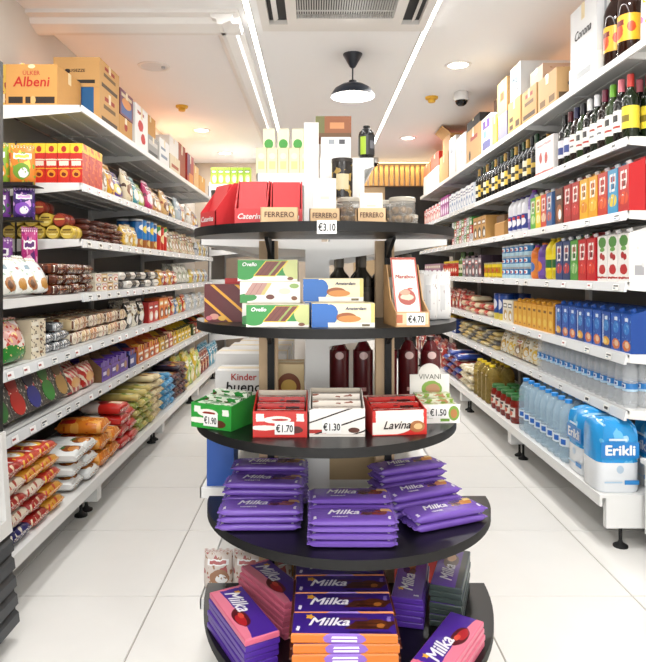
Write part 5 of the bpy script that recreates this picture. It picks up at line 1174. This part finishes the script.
kF = bar(.25, .088, .0165, barp('#9a5a34', '#d8a05a'), M('#5a34a4', .3), wordw=.10, wx=-.12, star=True, box=True)
stack(kF, 5, .285, 1.865, D5, .0165, 76, 'purple bar in the slim pile right of centre, lowest shelf', jit=.003)
greyp = PR('#5a2f9e', [('rect', 0, 1, 0, .2, '#32403e'), ('ell', .66, .55, .2, .26, '#4a2a1c'), ('ell', .74, .55, .1, .16, '#c8905a'), ('rect', .84, .94, .7, .9, '#e3b26a'), ('rect', .95, 1, 0, 1, '#32403e')], .28, wob=.05)
kG = bar(.25, .088, .0165, greyp, M('#3a4644', .3), wordw=.10, wx=-.15, star=False, box=True)
stack(kG, 7, .403, 1.862, D5, .0165, 71, 'dark-edged purple bar in the far right pile, lowest shelf', jit=.003)
stack(kD, 4, .338, 1.575, D5, .0165, 57, 'pink-edged strawberry bar in the front right pile, lowest shelf', jit=.003)

# ---- third half-round shelf: open cartons of wafer bars with price cards
def openbox(w, d, h, body, front, price_s, contents, inner='#d8cdbc', back=1.5, px=0.0, cn=3, sidecut=True):
    k = Kit(); t = .003; hb = h * back
    b = MB().box(-w / 2, w / 2, -d / 2, d / 2, 0, t, body)
    b.box(-w / 2, w / 2, d / 2 - t, d / 2, t, hb, body, front=M(inner, .6))
    for sx in (-w / 2, w / 2 - t): b.prism([(-d / 2, t), (d / 2, t), (d / 2, hb), (d * .25, hb), (-d / 2 + .004, h)], sx, sx + t, body, 'x')
    i = k.add('tray', b)
    k.add('front_panel', MB().box(-w / 2, w / 2, -d / 2, -d / 2 + t, t, h, body, front=front), i)
    for q in range(cn):
        yq = -d / 2 + .012 + (d - .03) * q / cn; dd = (d - .03) / cn
        k.add('wafer_bar', MB().hexa([(-w / 2 + .006, yq, t), (w / 2 - .006, yq, t), (w / 2 - .006, yq + dd * .9, t), (-w / 2 + .006, yq + dd * .9, t), (-w / 2 + .008, yq + .004, h * (.98 + .16 * q)), (w / 2 - .008, yq + .004, h * (.98 + .16 * q)), (w / 2 - .008, yq + dd * .8, h * (.98 + .16 * q)), (-w / 2 + .008, yq + dd * .8, h * (.98 + .16 * q))], contents, top=contents))
    price(k, price_s, .052 if w > .14 else .048, (px, -d / 2 - .001, h * .36), h=.034)
    return k
green_f = PR('#2f9a3c', [('ell', .42, .62, .26, .16, '#f0ece4'), ('ell', .72, .2, .14, .16, '#5a2a18'), ('rect', .08, .24, .62, .88, '#e8ece4'), ('rect', .78, .94, .56, .82, '#e8ece4'), ('ell', .2, .28, .3, .12, '#f0ece4'), ('ell', .45, .62, .16, .06, '#8a2a1c')], .35, wob=.05)
grc = PR('#2c8a38', [('spot', 4, 6, .5, '#e8ecdc'), ('spot', 6, 9, .62, '#5a2a18'), ('rect', .3, .6, .2, .8, '#1f6a2c')], .3, wob=.1)
place(openbox(.137, .15, .070, M('#2f9a3c', .4), green_f, '€1.90', grc, back=1.15), 'wafer_display_box', 'green open box of wafer bars priced 1.90 at the left', 'display box', (-.262, 1.845, D3), R(-26), 'open wafer boxes on the third half-round shelf')
red_f_ = PR('#c4261e', [('ell', .45, .66, .26, .14, '#f0e8e0'), ('ell', .78, .26, .14, .14, '#4a1c14'), ('rect', .06, .2, .6, .9, '#f0e6e0'), ('rect', .8, .94, .6, .9, '#f0e6e0'), ('ell', .22, .34, .28, .1, '#f0e8e0'), ('ell', .5, .66, .16, .05, '#a81c18')], .35, wob=.05)
rdc = PR('#b8201a', [('band', .35, .6, '#f0e6dc'), ('spot', 5, 7, .58, '#6a1410'), ('rect', .6, .9, .5, .9, '#3a1410')], .25, wob=.1)
place(openbox(.146, .14, .07, M('#c4261e', .4), red_f_, '€1.70', rdc, back=1.45, px=.012), 'wafer_display_box', 'red open box of wafer bars priced 1.70', 'display box', (-.094, 1.757, D3), 0, 'open wafer boxes on the third half-round shelf')
wh_f = PR('#f0ece6', [('rect', .0, .3, .08, .22, '#b02a20'), ('ell', .8, .2, .1, .1, '#5a2c1a'), ('diag', .7, .12, -1.4, '#2a1c18'), ('rect', 0, 1, 0, .05, '#d8d0c8')], .4, wob=.03)
whc = PR('#efe6da', [('band', .2, .45, '#5a2a1a'), ('band', .7, .8, '#2a1814'), ('spot', 5, 8, .62, '#8a4a2c')], .3, wob=.12)
place(openbox(.150, .14, .076, M('#efeae2', .5), wh_f, '€1.30', whc, back=1.4, px=-.015), 'wafer_display_box', 'white open box of wafer bars priced 1.30', 'display box', (.060, 1.765, D3), 0, 'open wafer boxes on the third half-round shelf')
lv_f = PR('#c8241c', [('rect', .06, .94, .28, 1.0, '#f0eae2'), ('ell', .2, .24, .5, .28, '#f0eae2'), ('ell', .82, .3, .14, .24, '#a86a3a'), ('ell', .84, .3, .08, .12, '#e0b880'), ('rect', .5, .58, .7, .86, '#d8e0e4')], .35, wob=.04)
def openbox_named(w, d, h, body, front, word, contents):
    k = openbox(w, d, h, body, front, 'x', contents, back=1.25); k.p = k.p[:-2]
    k.add('lettering', text_mesh(word, w * .5, M('#2a1c1a', .5), shear=.35, bold=.01), -1, (-w * .05, -d / 2 - .0015, h * .42))
    return k
place(openbox_named(.152, .13, .068, M('#c8241c', .4), lv_f, 'Lavina', rdc), 'wafer_display_box', 'red and white open wafer box without a price card', 'display box', (.222, 1.775, D3), R(8), 'open wafer boxes on the third half-round shelf')
# pistachio box with arched header
kv = Kit(); w_, d_ = .125, .12
kv.add('tray', MB().box(-w_ / 2, w_ / 2, -d_ / 2, d_ / 2, 0, .003, WHITE).box(-w_ / 2, -w_ / 2 + .003, -d_ / 2, d_ / 2, .003, .05, WHITE).box(w_ / 2 - .003, w_ / 2, -d_ / 2, d_ / 2, .003, .05, WHITE))
vf = PR('#f3f1ec', [('ell', .84, .5, .13, .42, '#7aa03a'), ('ell', .84, .48, .08, .26, '#b5793f'), ('rect', .52, .74, .04, .2, '#6a9a34'), ('rect', .08, .34, .2, .36, '#c8c8c0'), ('rect', .08, .34, .5, .58, '#b8b8b0')], .4)
kv.add('front_panel', MB().box(-w_ / 2, w_ / 2, -d_ / 2, -d_ / 2 + .003, .003, .055, WHITE, front=vf))
arch = [(-w_ / 2, 0), (w_ / 2, 0), (w_ / 2, .125)] + [(.036 * math.cos(a), .125 + .034 * math.sin(a)) for a in [PI * i / 12 for i in range(13)]] + [(-w_ / 2, .125)]
vh = PR('#f2f0ea', [('ell', .55, .5, .26, .16, '#8ab048'), ('ell', .58, .5, .18, .1, '#c0906a'), ('ell', .4, .36, .14, .1, '#9ab85a'), ('ell', .66, .36, .16, .07, '#b8c880')], .4, wob=.05)
hd = kv.add('header_card', MB().prism(arch, d_ / 2 - .004, d_ / 2, WHITE, 'y', cap=vh))
kv.add('lettering', text_mesh('VIVANI', .07, M('#6a6a60', .5), bold=.0), hd, (0, d_ / 2 - .0055, .118))
for q in range(3):
    yq = -d_ / 2 + .01 + q * .034
    kv.add('pistachio_bar', MB().box(-w_ / 2 + .008, w_ / 2 - .008, yq, yq + .028, .003, .052 + q * .010, PR('#e6ead0', [('spot', 5, 4, .5, '#8ab048'), ('spot', 7, 6, .6, '#c8906a')], .3, wob=.1)))
price(kv, '€1.50', .056, (-.005, -d_ / 2 - .001, .033), h=.034)
place(kv, 'pistachio_display_box', 'white pistachio bar box with arched header card priced 1.50', 'display box', (.362, 1.905, D3), R(4))

# ---- second half-round shelf
mar = PR('#5c1820', [('diag', .62, .16, 1.1, '#e8a830'), ('ell', .25, .14, .12, .08, '#d89a8a'), ('ell', .45, .1, .1, .07, '#e0b048'), ('ell', .12, .1, .08, .06, '#c86a7a')], .35)
place(pack(.115, .05, .108, mar, M('#5a1a20', .4)), 'chocolate_box', 'maroon chocolate box with yellow diagonal bands', 'box', (-.262, 1.845, D2), R(-4))
place(pack(.05, .05, .125, M('#c8201c', .4), M('#b81c18', .4)), 'red_box', 'small bright red box behind the maroon box', 'box', (-.245, 1.905, D2), 0)
gw = PR('#f1eee6', [('rect', 0, .12, .0, .36, '#2f8a3c'), ('ell', .12, .26, .16, .18, '#2f8a3c'), ('para', .14, .44, .38, .95, .22, '#b98f86'), ('para', .40, .47, .38, .95, .22, '#cdbf78'), ('para', .22, .23, .38, .95, .22, '#9c6f68'), ('para', .31, .32, .38, .95, .22, '#9c6f68'), ('ell', .50, .28, .07, .12, '#6a3428'), ('ell', .74, .55, .1, .14, '#dde0c4'), ('ell', .9, .22, .05, .1, '#7a4a2c'), ('ell', .9, .8, .08, .12, '#8fae62')], .35, wob=.02)
gg = PR('#2f8f3e', [('rect', 0, 1, 0, .26, '#f0ede4'), ('ell', .96, .6, .2, .5, '#c8cf8a'), ('para', .36, .74, .22, .96, .30, '#e8c83a'), ('para', .38, .72, .26, .94, .30, '#74382c'), ('para', .60, .64, .26, .94, .30, '#93a552'), ('para', .46, .47, .26, .94, .30, '#54221a'), ('para', .54, .55, .26, .94, .30, '#54221a'), ('ell', .12, .26, .15, .2, '#2f8f3e'), ('ell', .88, .12, .05, .08, '#7a4a2c')], .35, wob=.02)
def namedbox(w, d, h, fr, side, word, ww, wx, wz, c='#ffffff'):
    k = pack(w, d, h, fr, side); k.add('lettering', text_mesh(word, ww, M(c, .5), shear=.2, bold=.015), -1, (wx * w, -d / 2 - .0015, wz * h)); return k
gside = M('#e4dcc4', .5)
kgg = namedbox(.165, .073, .058, gg, gside, 'Ovello', .04, -.3, .8); kgw = pack(.165, .073, .058, gw, gside)
gl_ = 'green and white chocolate box'
place(kgg, 'chocolate_box', gl_ + ' in front at the bottom of the pile', 'box', (-.098, 1.685, D2), 0, 'green and white chocolate boxes')
place(kgw, 'chocolate_box', gl_ + ' hidden behind the front one', 'box', (-.118, 1.765, D2), 0, 'green and white chocolate boxes')
place(kgw, 'chocolate_box', 'mostly white chocolate box with a pale bar picture, middle of the pile', 'box', (-.124, 1.762, D2 + .0597), R(1), 'green and white chocolate boxes')
place(kgg, 'chocolate_box', gl_ + ' on top of the pile', 'box', (-.130, 1.765, D2 + .1194), R(-1), 'green and white chocolate boxes')
bw = PR('#f0e2bf', [('rect', 0, .26, 0, 1, '#1f66b8'), ('ell', .3, .55, .12, .42, '#1f66b8'), ('ell', .55, .42, .16, .2, '#9a5424'), ('ell', .60, .36, .18, .14, '#d08a3c'), ('rect', .26, 1, 0, .2, '#f4f0e6'), ('rect', .94, 1, .2, 1, '#e0cc7a'), ('rect', .8, .92, .04, .14, '#6a5a3a')], .35, wob=.03)
kbw = namedbox(.165, .073, .062, bw, M('#e8d9ae', .5), 'Amsterdam', .055, .2, .8, '#1c2c5a')
place(kbw, 'biscuit_box', 'blue and cream biscuit box in front', 'box', (.073, 1.675, D2), R(1), 'blue and cream biscuit boxes')
place(kbw, 'biscuit_box', 'blue and cream biscuit box hidden under the raised one', 'box', (.055, 1.755, D2), 0, 'blue and cream biscuit boxes')
place(kbw, 'biscuit_box', 'blue and cream biscuit box raised behind the front one', 'box', (.050, 1.755, D2 + .0637), 0, 'blue and cream biscuit boxes')
# slant-cut display box with header card
k4 = Kit(); w_, d_ = .092, .13; kb_ = M('#c49a6a', .6)
b = MB().box(-w_ / 2, w_ / 2, -d_ / 2, d_ / 2, 0, .003, kb_).box(-w_ / 2, w_ / 2, d_ / 2 - .003, d_ / 2, .003, .165, kb_)
for sx in (-w_ / 2, w_ / 2 - .003): b.prism([(-d_ / 2, .003), (d_ / 2, .003), (d_ / 2, .165), (d_ / 2 - .03, .165), (-.01, .07), (-d_ / 2, .038)], sx, sx + .003, kb_, 'x')
k4.add('tray', b)
k4.add('front_panel', MB().box(-w_ / 2, w_ / 2, -d_ / 2, -d_ / 2 + .003, .003, .04, kb_, front=PR('#cf9f74', [('rect', .04, .96, .1, .9, '#e2c2a0'), ('rect', .0, .2, .2, .8, '#b86a4a')], .5)))
hc = PR('#f2ece4', [('rect', -1, .06, 0, 1, '#c8584a'), ('rect', .94, 2, 0, 1, '#c8584a'), ('band', .96, 1, '#c8584a'), ('ell', .5, .3, .34, .14, '#a8483a'), ('ell', .5, .3, .26, .05, '#e8c8b0'), ('ell', .44, .38, .2, .05, '#d89a80'), ('rect', .55, .75, .43, .46, '#b8584a')], .4, wob=.03)
h4 = k4.add('header_card', MB().hexa([(-.036, -.03, .03), (.036, -.03, .03), (.036, -.027, .03), (-.036, -.027, .03), (-.036, .03, .185), (.036, .03, .185), (.036, .033, .185), (-.036, .033, .185)], WHITE, front=hc))
k4.add('lettering', text_mesh('Marabou', .055, M('#b0342c', .5), shear=.15, bold=.015), h4, (0, .0085, .132), (R(-21), 0, 0))
for q in range(2): k4.add('chocolate_bar', MB().box(-.036, .036, -.02 + .03 * q + .03, .0 + .03 * q + .03, .003, .10 + .03 * q, M('#e4dccf', .4)))
price(k4, '€4.70', .05, (.008, -d_ / 2 - .001, .021), h=.032)
place(k4, 'slant_display_box', 'kraft slant-cut display box with red printed header priced 4.70', 'display box', (.248, 1.715, D2), R(8))
kcn = bag(.05, .15, .04, PR('#efeeec', [('rect', .3, .6, .2, .7, '#d4d4d4'), ('spot', 6, 8, .68, '#b8a8a8')], .35), seed=101)
for i, (x, y) in enumerate(((.345, 1.90), (.388, 1.915), (.335, 1.955))):
    place(kcn, 'white_pouch', 'slim white pouch, %s of the three beside the slant-cut box' % ['left', 'right', 'rear'][i], 'pouch', (x, y, D2), R(10 * i - 10), 'white pouches')
kgs = pack(.045, .03, .14, PR('#c8c4c0', [('rect', .2, .8, .2, .8, '#a8a09c'), ('rect', .3, .7, .5, .6, '#7a2a3a')], .35), M('#b8b4b0', .4))
place(kgs, 'grey_box', 'slim grey box behind the slant-cut box', 'box', (.29, 1.82, D2), R(6))

# ---- top half-round shelf
redm = M('#d23a3e', .38); redd = M('#8c181c', .5)
def redbox(w=.088, d=.10, h=.125):
    k = Kit(); b = MB()
    b.box(-w / 2, w / 2, d / 2 - .003, d / 2, 0, h, redm).box(-w / 2, w / 2, -d / 2, d / 2, 0, .003, redm)
    for sx in (-w / 2, w / 2 - .003): b.prism([(-d / 2, .003), (d / 2, .003), (d / 2, h), (d * .12, h), (-d / 2, .042)], sx, sx + .003, redm, 'x')
    i = k.add('holder', b)
    k.add('front_panel', MB().box(-w / 2, w / 2, -d / 2, -d / 2 + .003, .003, .042, redm), i)
    k.add('carton', MB().hexa([(-w / 2 + .006, -d / 2 + .01, .003), (w / 2 - .006, -d / 2 + .01, .003), (w / 2 - .006, d / 2 - .006, .003), (-w / 2 + .006, d / 2 - .006, .003), (-w / 2 + .006, .0, h - .003), (w / 2 - .006, .0, h - .003), (w / 2 - .006, d / 2 - .006, h - .003), (-w / 2 + .006, d / 2 - .006, h - .003)], redm))
    k.add('lettering', text_mesh('Caterina', w * .8, M('#f4ecea', .5), shear=.3, bold=.015), -1, (0, -d / 2 - .0015, .021))
    return k
krb = redbox()
place(krb, 'red_display_box', 'red slant-sided chocolate holder turned sideways at the left end', 'display box', (-.268, 1.83, D1), R(-52), 'red chocolate holders')
place(krb, 'red_display_box', 'red chocolate holder, middle of the three', 'display box', (-.172, 1.755, D1), R(-3), 'red chocolate holders')
place(krb, 'red_display_box', 'red chocolate holder behind the low lettered carton', 'display box', (-.080, 1.765, D1), R(2), 'red chocolate holders')
def ferr(w, d, h, ch, cw, tilt):
    k = Kit(); bd = M('#d9b68c', .6); t = .003
    b = MB().box(-w / 2, w / 2, -d / 2, d / 2, 0, t, bd).box(-w / 2, w / 2, d / 2 - t, d / 2, t, h, bd)
    for sx in (-w / 2, w / 2 - t): b.box(sx, sx + t, -d / 2, d / 2, t, h, bd)
    i = k.add('tray', b)
    k.add('front_panel', MB().box(-w / 2, w / 2, -d / 2, -d / 2 + t, t, h, bd), i)
    k.add('lettering', text_mesh('FERRERO', w * .78, M('#4a2a1c', .5), bold=.004, height=h * .38), -1, (0, -d / 2 - .0015, h * .5))
    k.add('card', MB().box(-cw / 2, cw / 2, 0, .012, 0, ch, M('#d9c0a0', .45), front=PR('#e6dccf', [('rect', .2, .8, .3, .8, '#ece6e0'), ('rect', .3, .7, .5, .58, '#d8c8b8')], .4)), -1, (0, -d / 2 + .012, .004), (R(-tilt), 0, 0))
    return k
place(ferr(.098, .08, .038, .075, .07, 62), 'praline_carton', 'low beige lettered carton in front of the red holders', 'carton', (-.094, 1.672, D1), R(2), 'beige lettered cartons')
place(ferr(.082, .06, .036, .115, .06, 6), 'praline_carton', 'beige lettered carton with a tall pale card', 'carton', (.026, 1.675, D1), 0, 'beige lettered cartons')
place(ferr(.078, .06, .036, .075, .06, 8), 'praline_carton', 'beige lettered carton with a short grey card at the right', 'carton', (.148, 1.665, D1), 0, 'beige lettered cartons')
def canister(r=.036, h=.072):
    k = Kit(); gm = M('#d8d4cc', .05, alpha=.3)
    k.add('jar', MB().lathe([(r * .95, 0), (r, .004), (r, h)], 22, gm).mesh(smooth=45))
    k.add('lid', MB().lathe([(r * 1.04, h - .006), (r * 1.04, h + .004), (r * .96, h + .006)], 22, M('#b8b2a4', .25)).mesh(smooth=45))
    ball = MB().lathe([(.0005, .0), (.009, .003), (.0125, .0115), (.009, .02), (.0005, .023)], 10, M('#8a6428', .3, metal=.4)).mesh(smooth=70)
    for q in range(7):
        a = q * 2 * PI / 6; rr = .0 if q == 6 else .0205
        k.add('praline', ball, -1, (rr * math.cos(a), rr * math.sin(a), .006))
        if q < 5: k.add('praline', ball, -1, (rr * math.cos(a + .5), rr * math.sin(a + .5), .030))
    return k
kcan = canister()
for i, (x, y) in enumerate(((.245, 1.765), (.10, 1.775), (.20, 1.85), (.045, 1.86))):
    place(kcan, 'praline_canister', ['clear canister of gold pralines at the right end of the top shelf', 'clear praline canister between the two right beige cartons', 'clear praline canister behind the right beige carton', 'clear praline canister behind the tall pale card'][i], 'canister', (x, y, D1), 0, 'praline canisters')

# ------------------------------------------------------------------ goods on the centre gondola
GY = 2.075
def gz(z): return z + .0008
# dark red bottles
krd = pet(.235, .034, M('#5a0f16', .08), M('#2a0c10', .35), PR('#5a0f16', [('ell', .5, .9, .07, .08, '#e8c8c4'), ('rect', .46, .54, .14, .22, '#d8a8a4')], .3), .12, .80, ribs=False, n=16)
for i in range(3): place(krd, 'syrup_bottle', 'dark red bottle behind the third shelf, %s of three left of the post' % ORD[i], 'bottle', (.084 + i * .083, GY + .11, gz(.78)), 0, 'dark red bottles')
for i in range(2): place(krd, 'syrup_bottle', 'dark red bottle behind the third shelf, %s of two right of the post' % ORD[i], 'bottle', (.325 + i * .078, GY + .12, gz(.78)), 0, 'dark red bottles')
# dark wine bottles with grey shoulders
kdb = wine(M('#3a352e', .2), M('#6a6258', .4), PR('#3a352e', [('rect', .4, .6, .2, .8, '#5a5248')], .4), h=.225, r=.036)
for i in range(8): place(kdb, 'dark_bottle', 'dark brown bottle behind the second shelf, %s from the left, %s rank' % (ORD[i % 4], ['front', 'rear'][i // 4]), 'bottle', (.085 + (i % 4) * .078, GY + .10 + .12 * (i // 4), gz(1.075)), 0, 'dark brown bottles')
# white cartons on the left
kk_ = carton(.19, .14, .128, body=M('#f1f0ee', .5), text=[('front', 'Kinder', .085, .84, '#c42a22', 0), ('front', 'bueno', .12, .58, '#1c1a1c', .1)])
place(kk_, 'white_carton', 'white lettered carton behind the green wafer box', 'carton', (-.238, GY + .10, gz(.78)), 0)
place(carton(.10, .12, .15, body=M('#e8c890', .5), front=PR('#ecd4a0', [('ell', .5, .5, .4, .3, '#8a4a24'), ('ell', .5, .5, .26, .16, '#e8c060')], .4)), 'gold_carton', 'gold carton with a chocolate picture beside the centre post', 'carton', (-.088, GY + .09, gz(.78)), 0)
for i in range(3):
    place(carton(.26, .2, .12 + .02 * (2 - i), body=M('#e9e7e4', .5)), 'white_carton', 'plain white carton behind the lettered one, %s row back' % ORD[i], 'carton', (-.235, GY + .32 + i * .36, gz(.78)), 0, 'plain white cartons on the centre shelving')
pk = [bag(.12, .14, .06, bagp('#d8d0c4', '#b04a4a', '#8a8a90'), seed=110 + i) for i in range(3)]
for i in range(8): place(pk[i % 3], 'snack_bag', 'small bag on the left side of the centre shelving, %s from the near end' % ORD[i], 'bag', (-.34, GY + 1.35 + i * .14, gz(.78)), R(-90), 'bags on the centre shelving')
# blue carton under the third shelf, goods beneath the fourth
place(carton(.09, .12, .165, body=M('#2458b0', .45), top=KRAFT), 'blue_carton', 'blue carton behind the purple chocolate bars', 'carton', (-.315, GY + .075, gz(.527)), 0)
cl = [bag(.10, .13, .06, bagp('#e0d4cc', '#a87a5a', '#b85a5a'), seed=120 + i) for i in range(2)]
for i in range(3): place(cl[i % 2], 'snack_bag', 'clear sweet bag below the fourth shelf at left, %s of three' % ORD[i], 'bag', (-.33 + i * .10, GY + .08, gz(.16)), 0, 'clear sweet bags')
place(carton(.06, .1, .17, body=KRAFT), 'kraft_carton', 'small kraft carton beside the clear sweet bags', 'carton', (-.075 - .0, GY + .20, gz(.16)), 0)
place(carton(.18, .1, .26, body=M('#b8201e', .45), front=PR('#c0221e', [('rect', .1, .6, .6, .68, '#e8b0a8')], .4)), 'red_carton', 'red carton standing behind the dark-edged bars', 'carton', (.325, GY + .08, gz(.16)), 0)
# upper levels
kyl = pack(.042, .05, .105, PR('#efe6b8', [('ell', .5, .7, .3, .12, '#f6f0d0'), ('rect', .2, .8, .2, .5, '#e8d890')], .4), M('#e6dca8', .5))
for i in range(5): place(kyl, 'cream_packet', 'cream yellow packet on the upper centre shelf, %s from the left' % ORD[i], 'box', (-.215 + i * .044, 2.54, gz(1.63)), 0, 'cream packets on the centre shelving')
kyg = pack(.045, .05, .075, PR('#f0eac4', [('ell', .5, .2, .4, .26, '#3c9a34')], .4), M('#eae2b4', .5))
for i in range(3): place(kyg, 'green_cream_packet', 'cream packet with green fruit on top of the others, %s from the left' % ORD[i], 'box', (-.185 + i * .058, 2.54, gz(1.63) + .107), 0, 'green and cream packets')
place(carton(.12, .16, .095, body=M('#f0efee', .5), front=PR('#f2f1f0', [('rect', .25, .45, .7, .9, '#9aa0a6'), ('rect', .6, .8, .7, .9, '#4a4a50')], .5)), 'white_carton', 'white carton under the brown one on the centre shelving', 'carton', (.085, 2.62, gz(1.69)), 0)
place(carton(.145, .14, .085, body=M('#8a5230', .6), front=PR('#8e5430', [('rect', 0, .25, 0, 1, '#6a6a3a'), ('band', 0, .2, '#6a4a2a'), ('rect', .4, .8, .4, .7, '#c88a5a')], .5)), 'brown_carton', 'brown and green carton topping the centre shelving', 'carton', (.075, 2.62, gz(1.787)), 0)
kdk = tin(.037, .27, PR('#1c1714', [('rect', .3, .7, .2, .5, '#5a4a32'), ('spot', 9, 9, .6, '#a88a4a'), ('rect', .4, .6, .6, .8, '#d8c8a0')], .25), M('#3a3430', .3))
place(kdk, 'black_canister', 'black and gold canister in front of the white carton', 'canister', (.095, 2.20, gz(1.364)), 0)
place(carton(.12, .1, .27, body=M('#efeeec', .5)), 'white_carton', 'tall white carton behind the black and gold canister', 'carton', (.125, 2.40, gz(1.364)), 0)
kbt = Kit(); kbt.p = list(pet(.13, .032, M('#1c1c1e', .15), M('#141416', .4), PR('#26262a', [('rect', .3, .42, .0, .9, '#a8c83a'), ('rect', .5, .7, .3, .7, '#6a6a70')], .3), .1, .7, ribs=False).p)
place(kbt, 'spray_bottle', 'black bottle with lime label on the upper right shelf', 'bottle', (.205, 2.50, gz(1.69)), R(20))
for i in range(2): place(kcan, 'praline_canister', 'dark praline canister further back on the centre shelving, %s of two' % ['left', 'right'][i], 'canister', (.22 + i * .11, 2.22 + i * .02, gz(1.364)), 0, 'praline canisters')
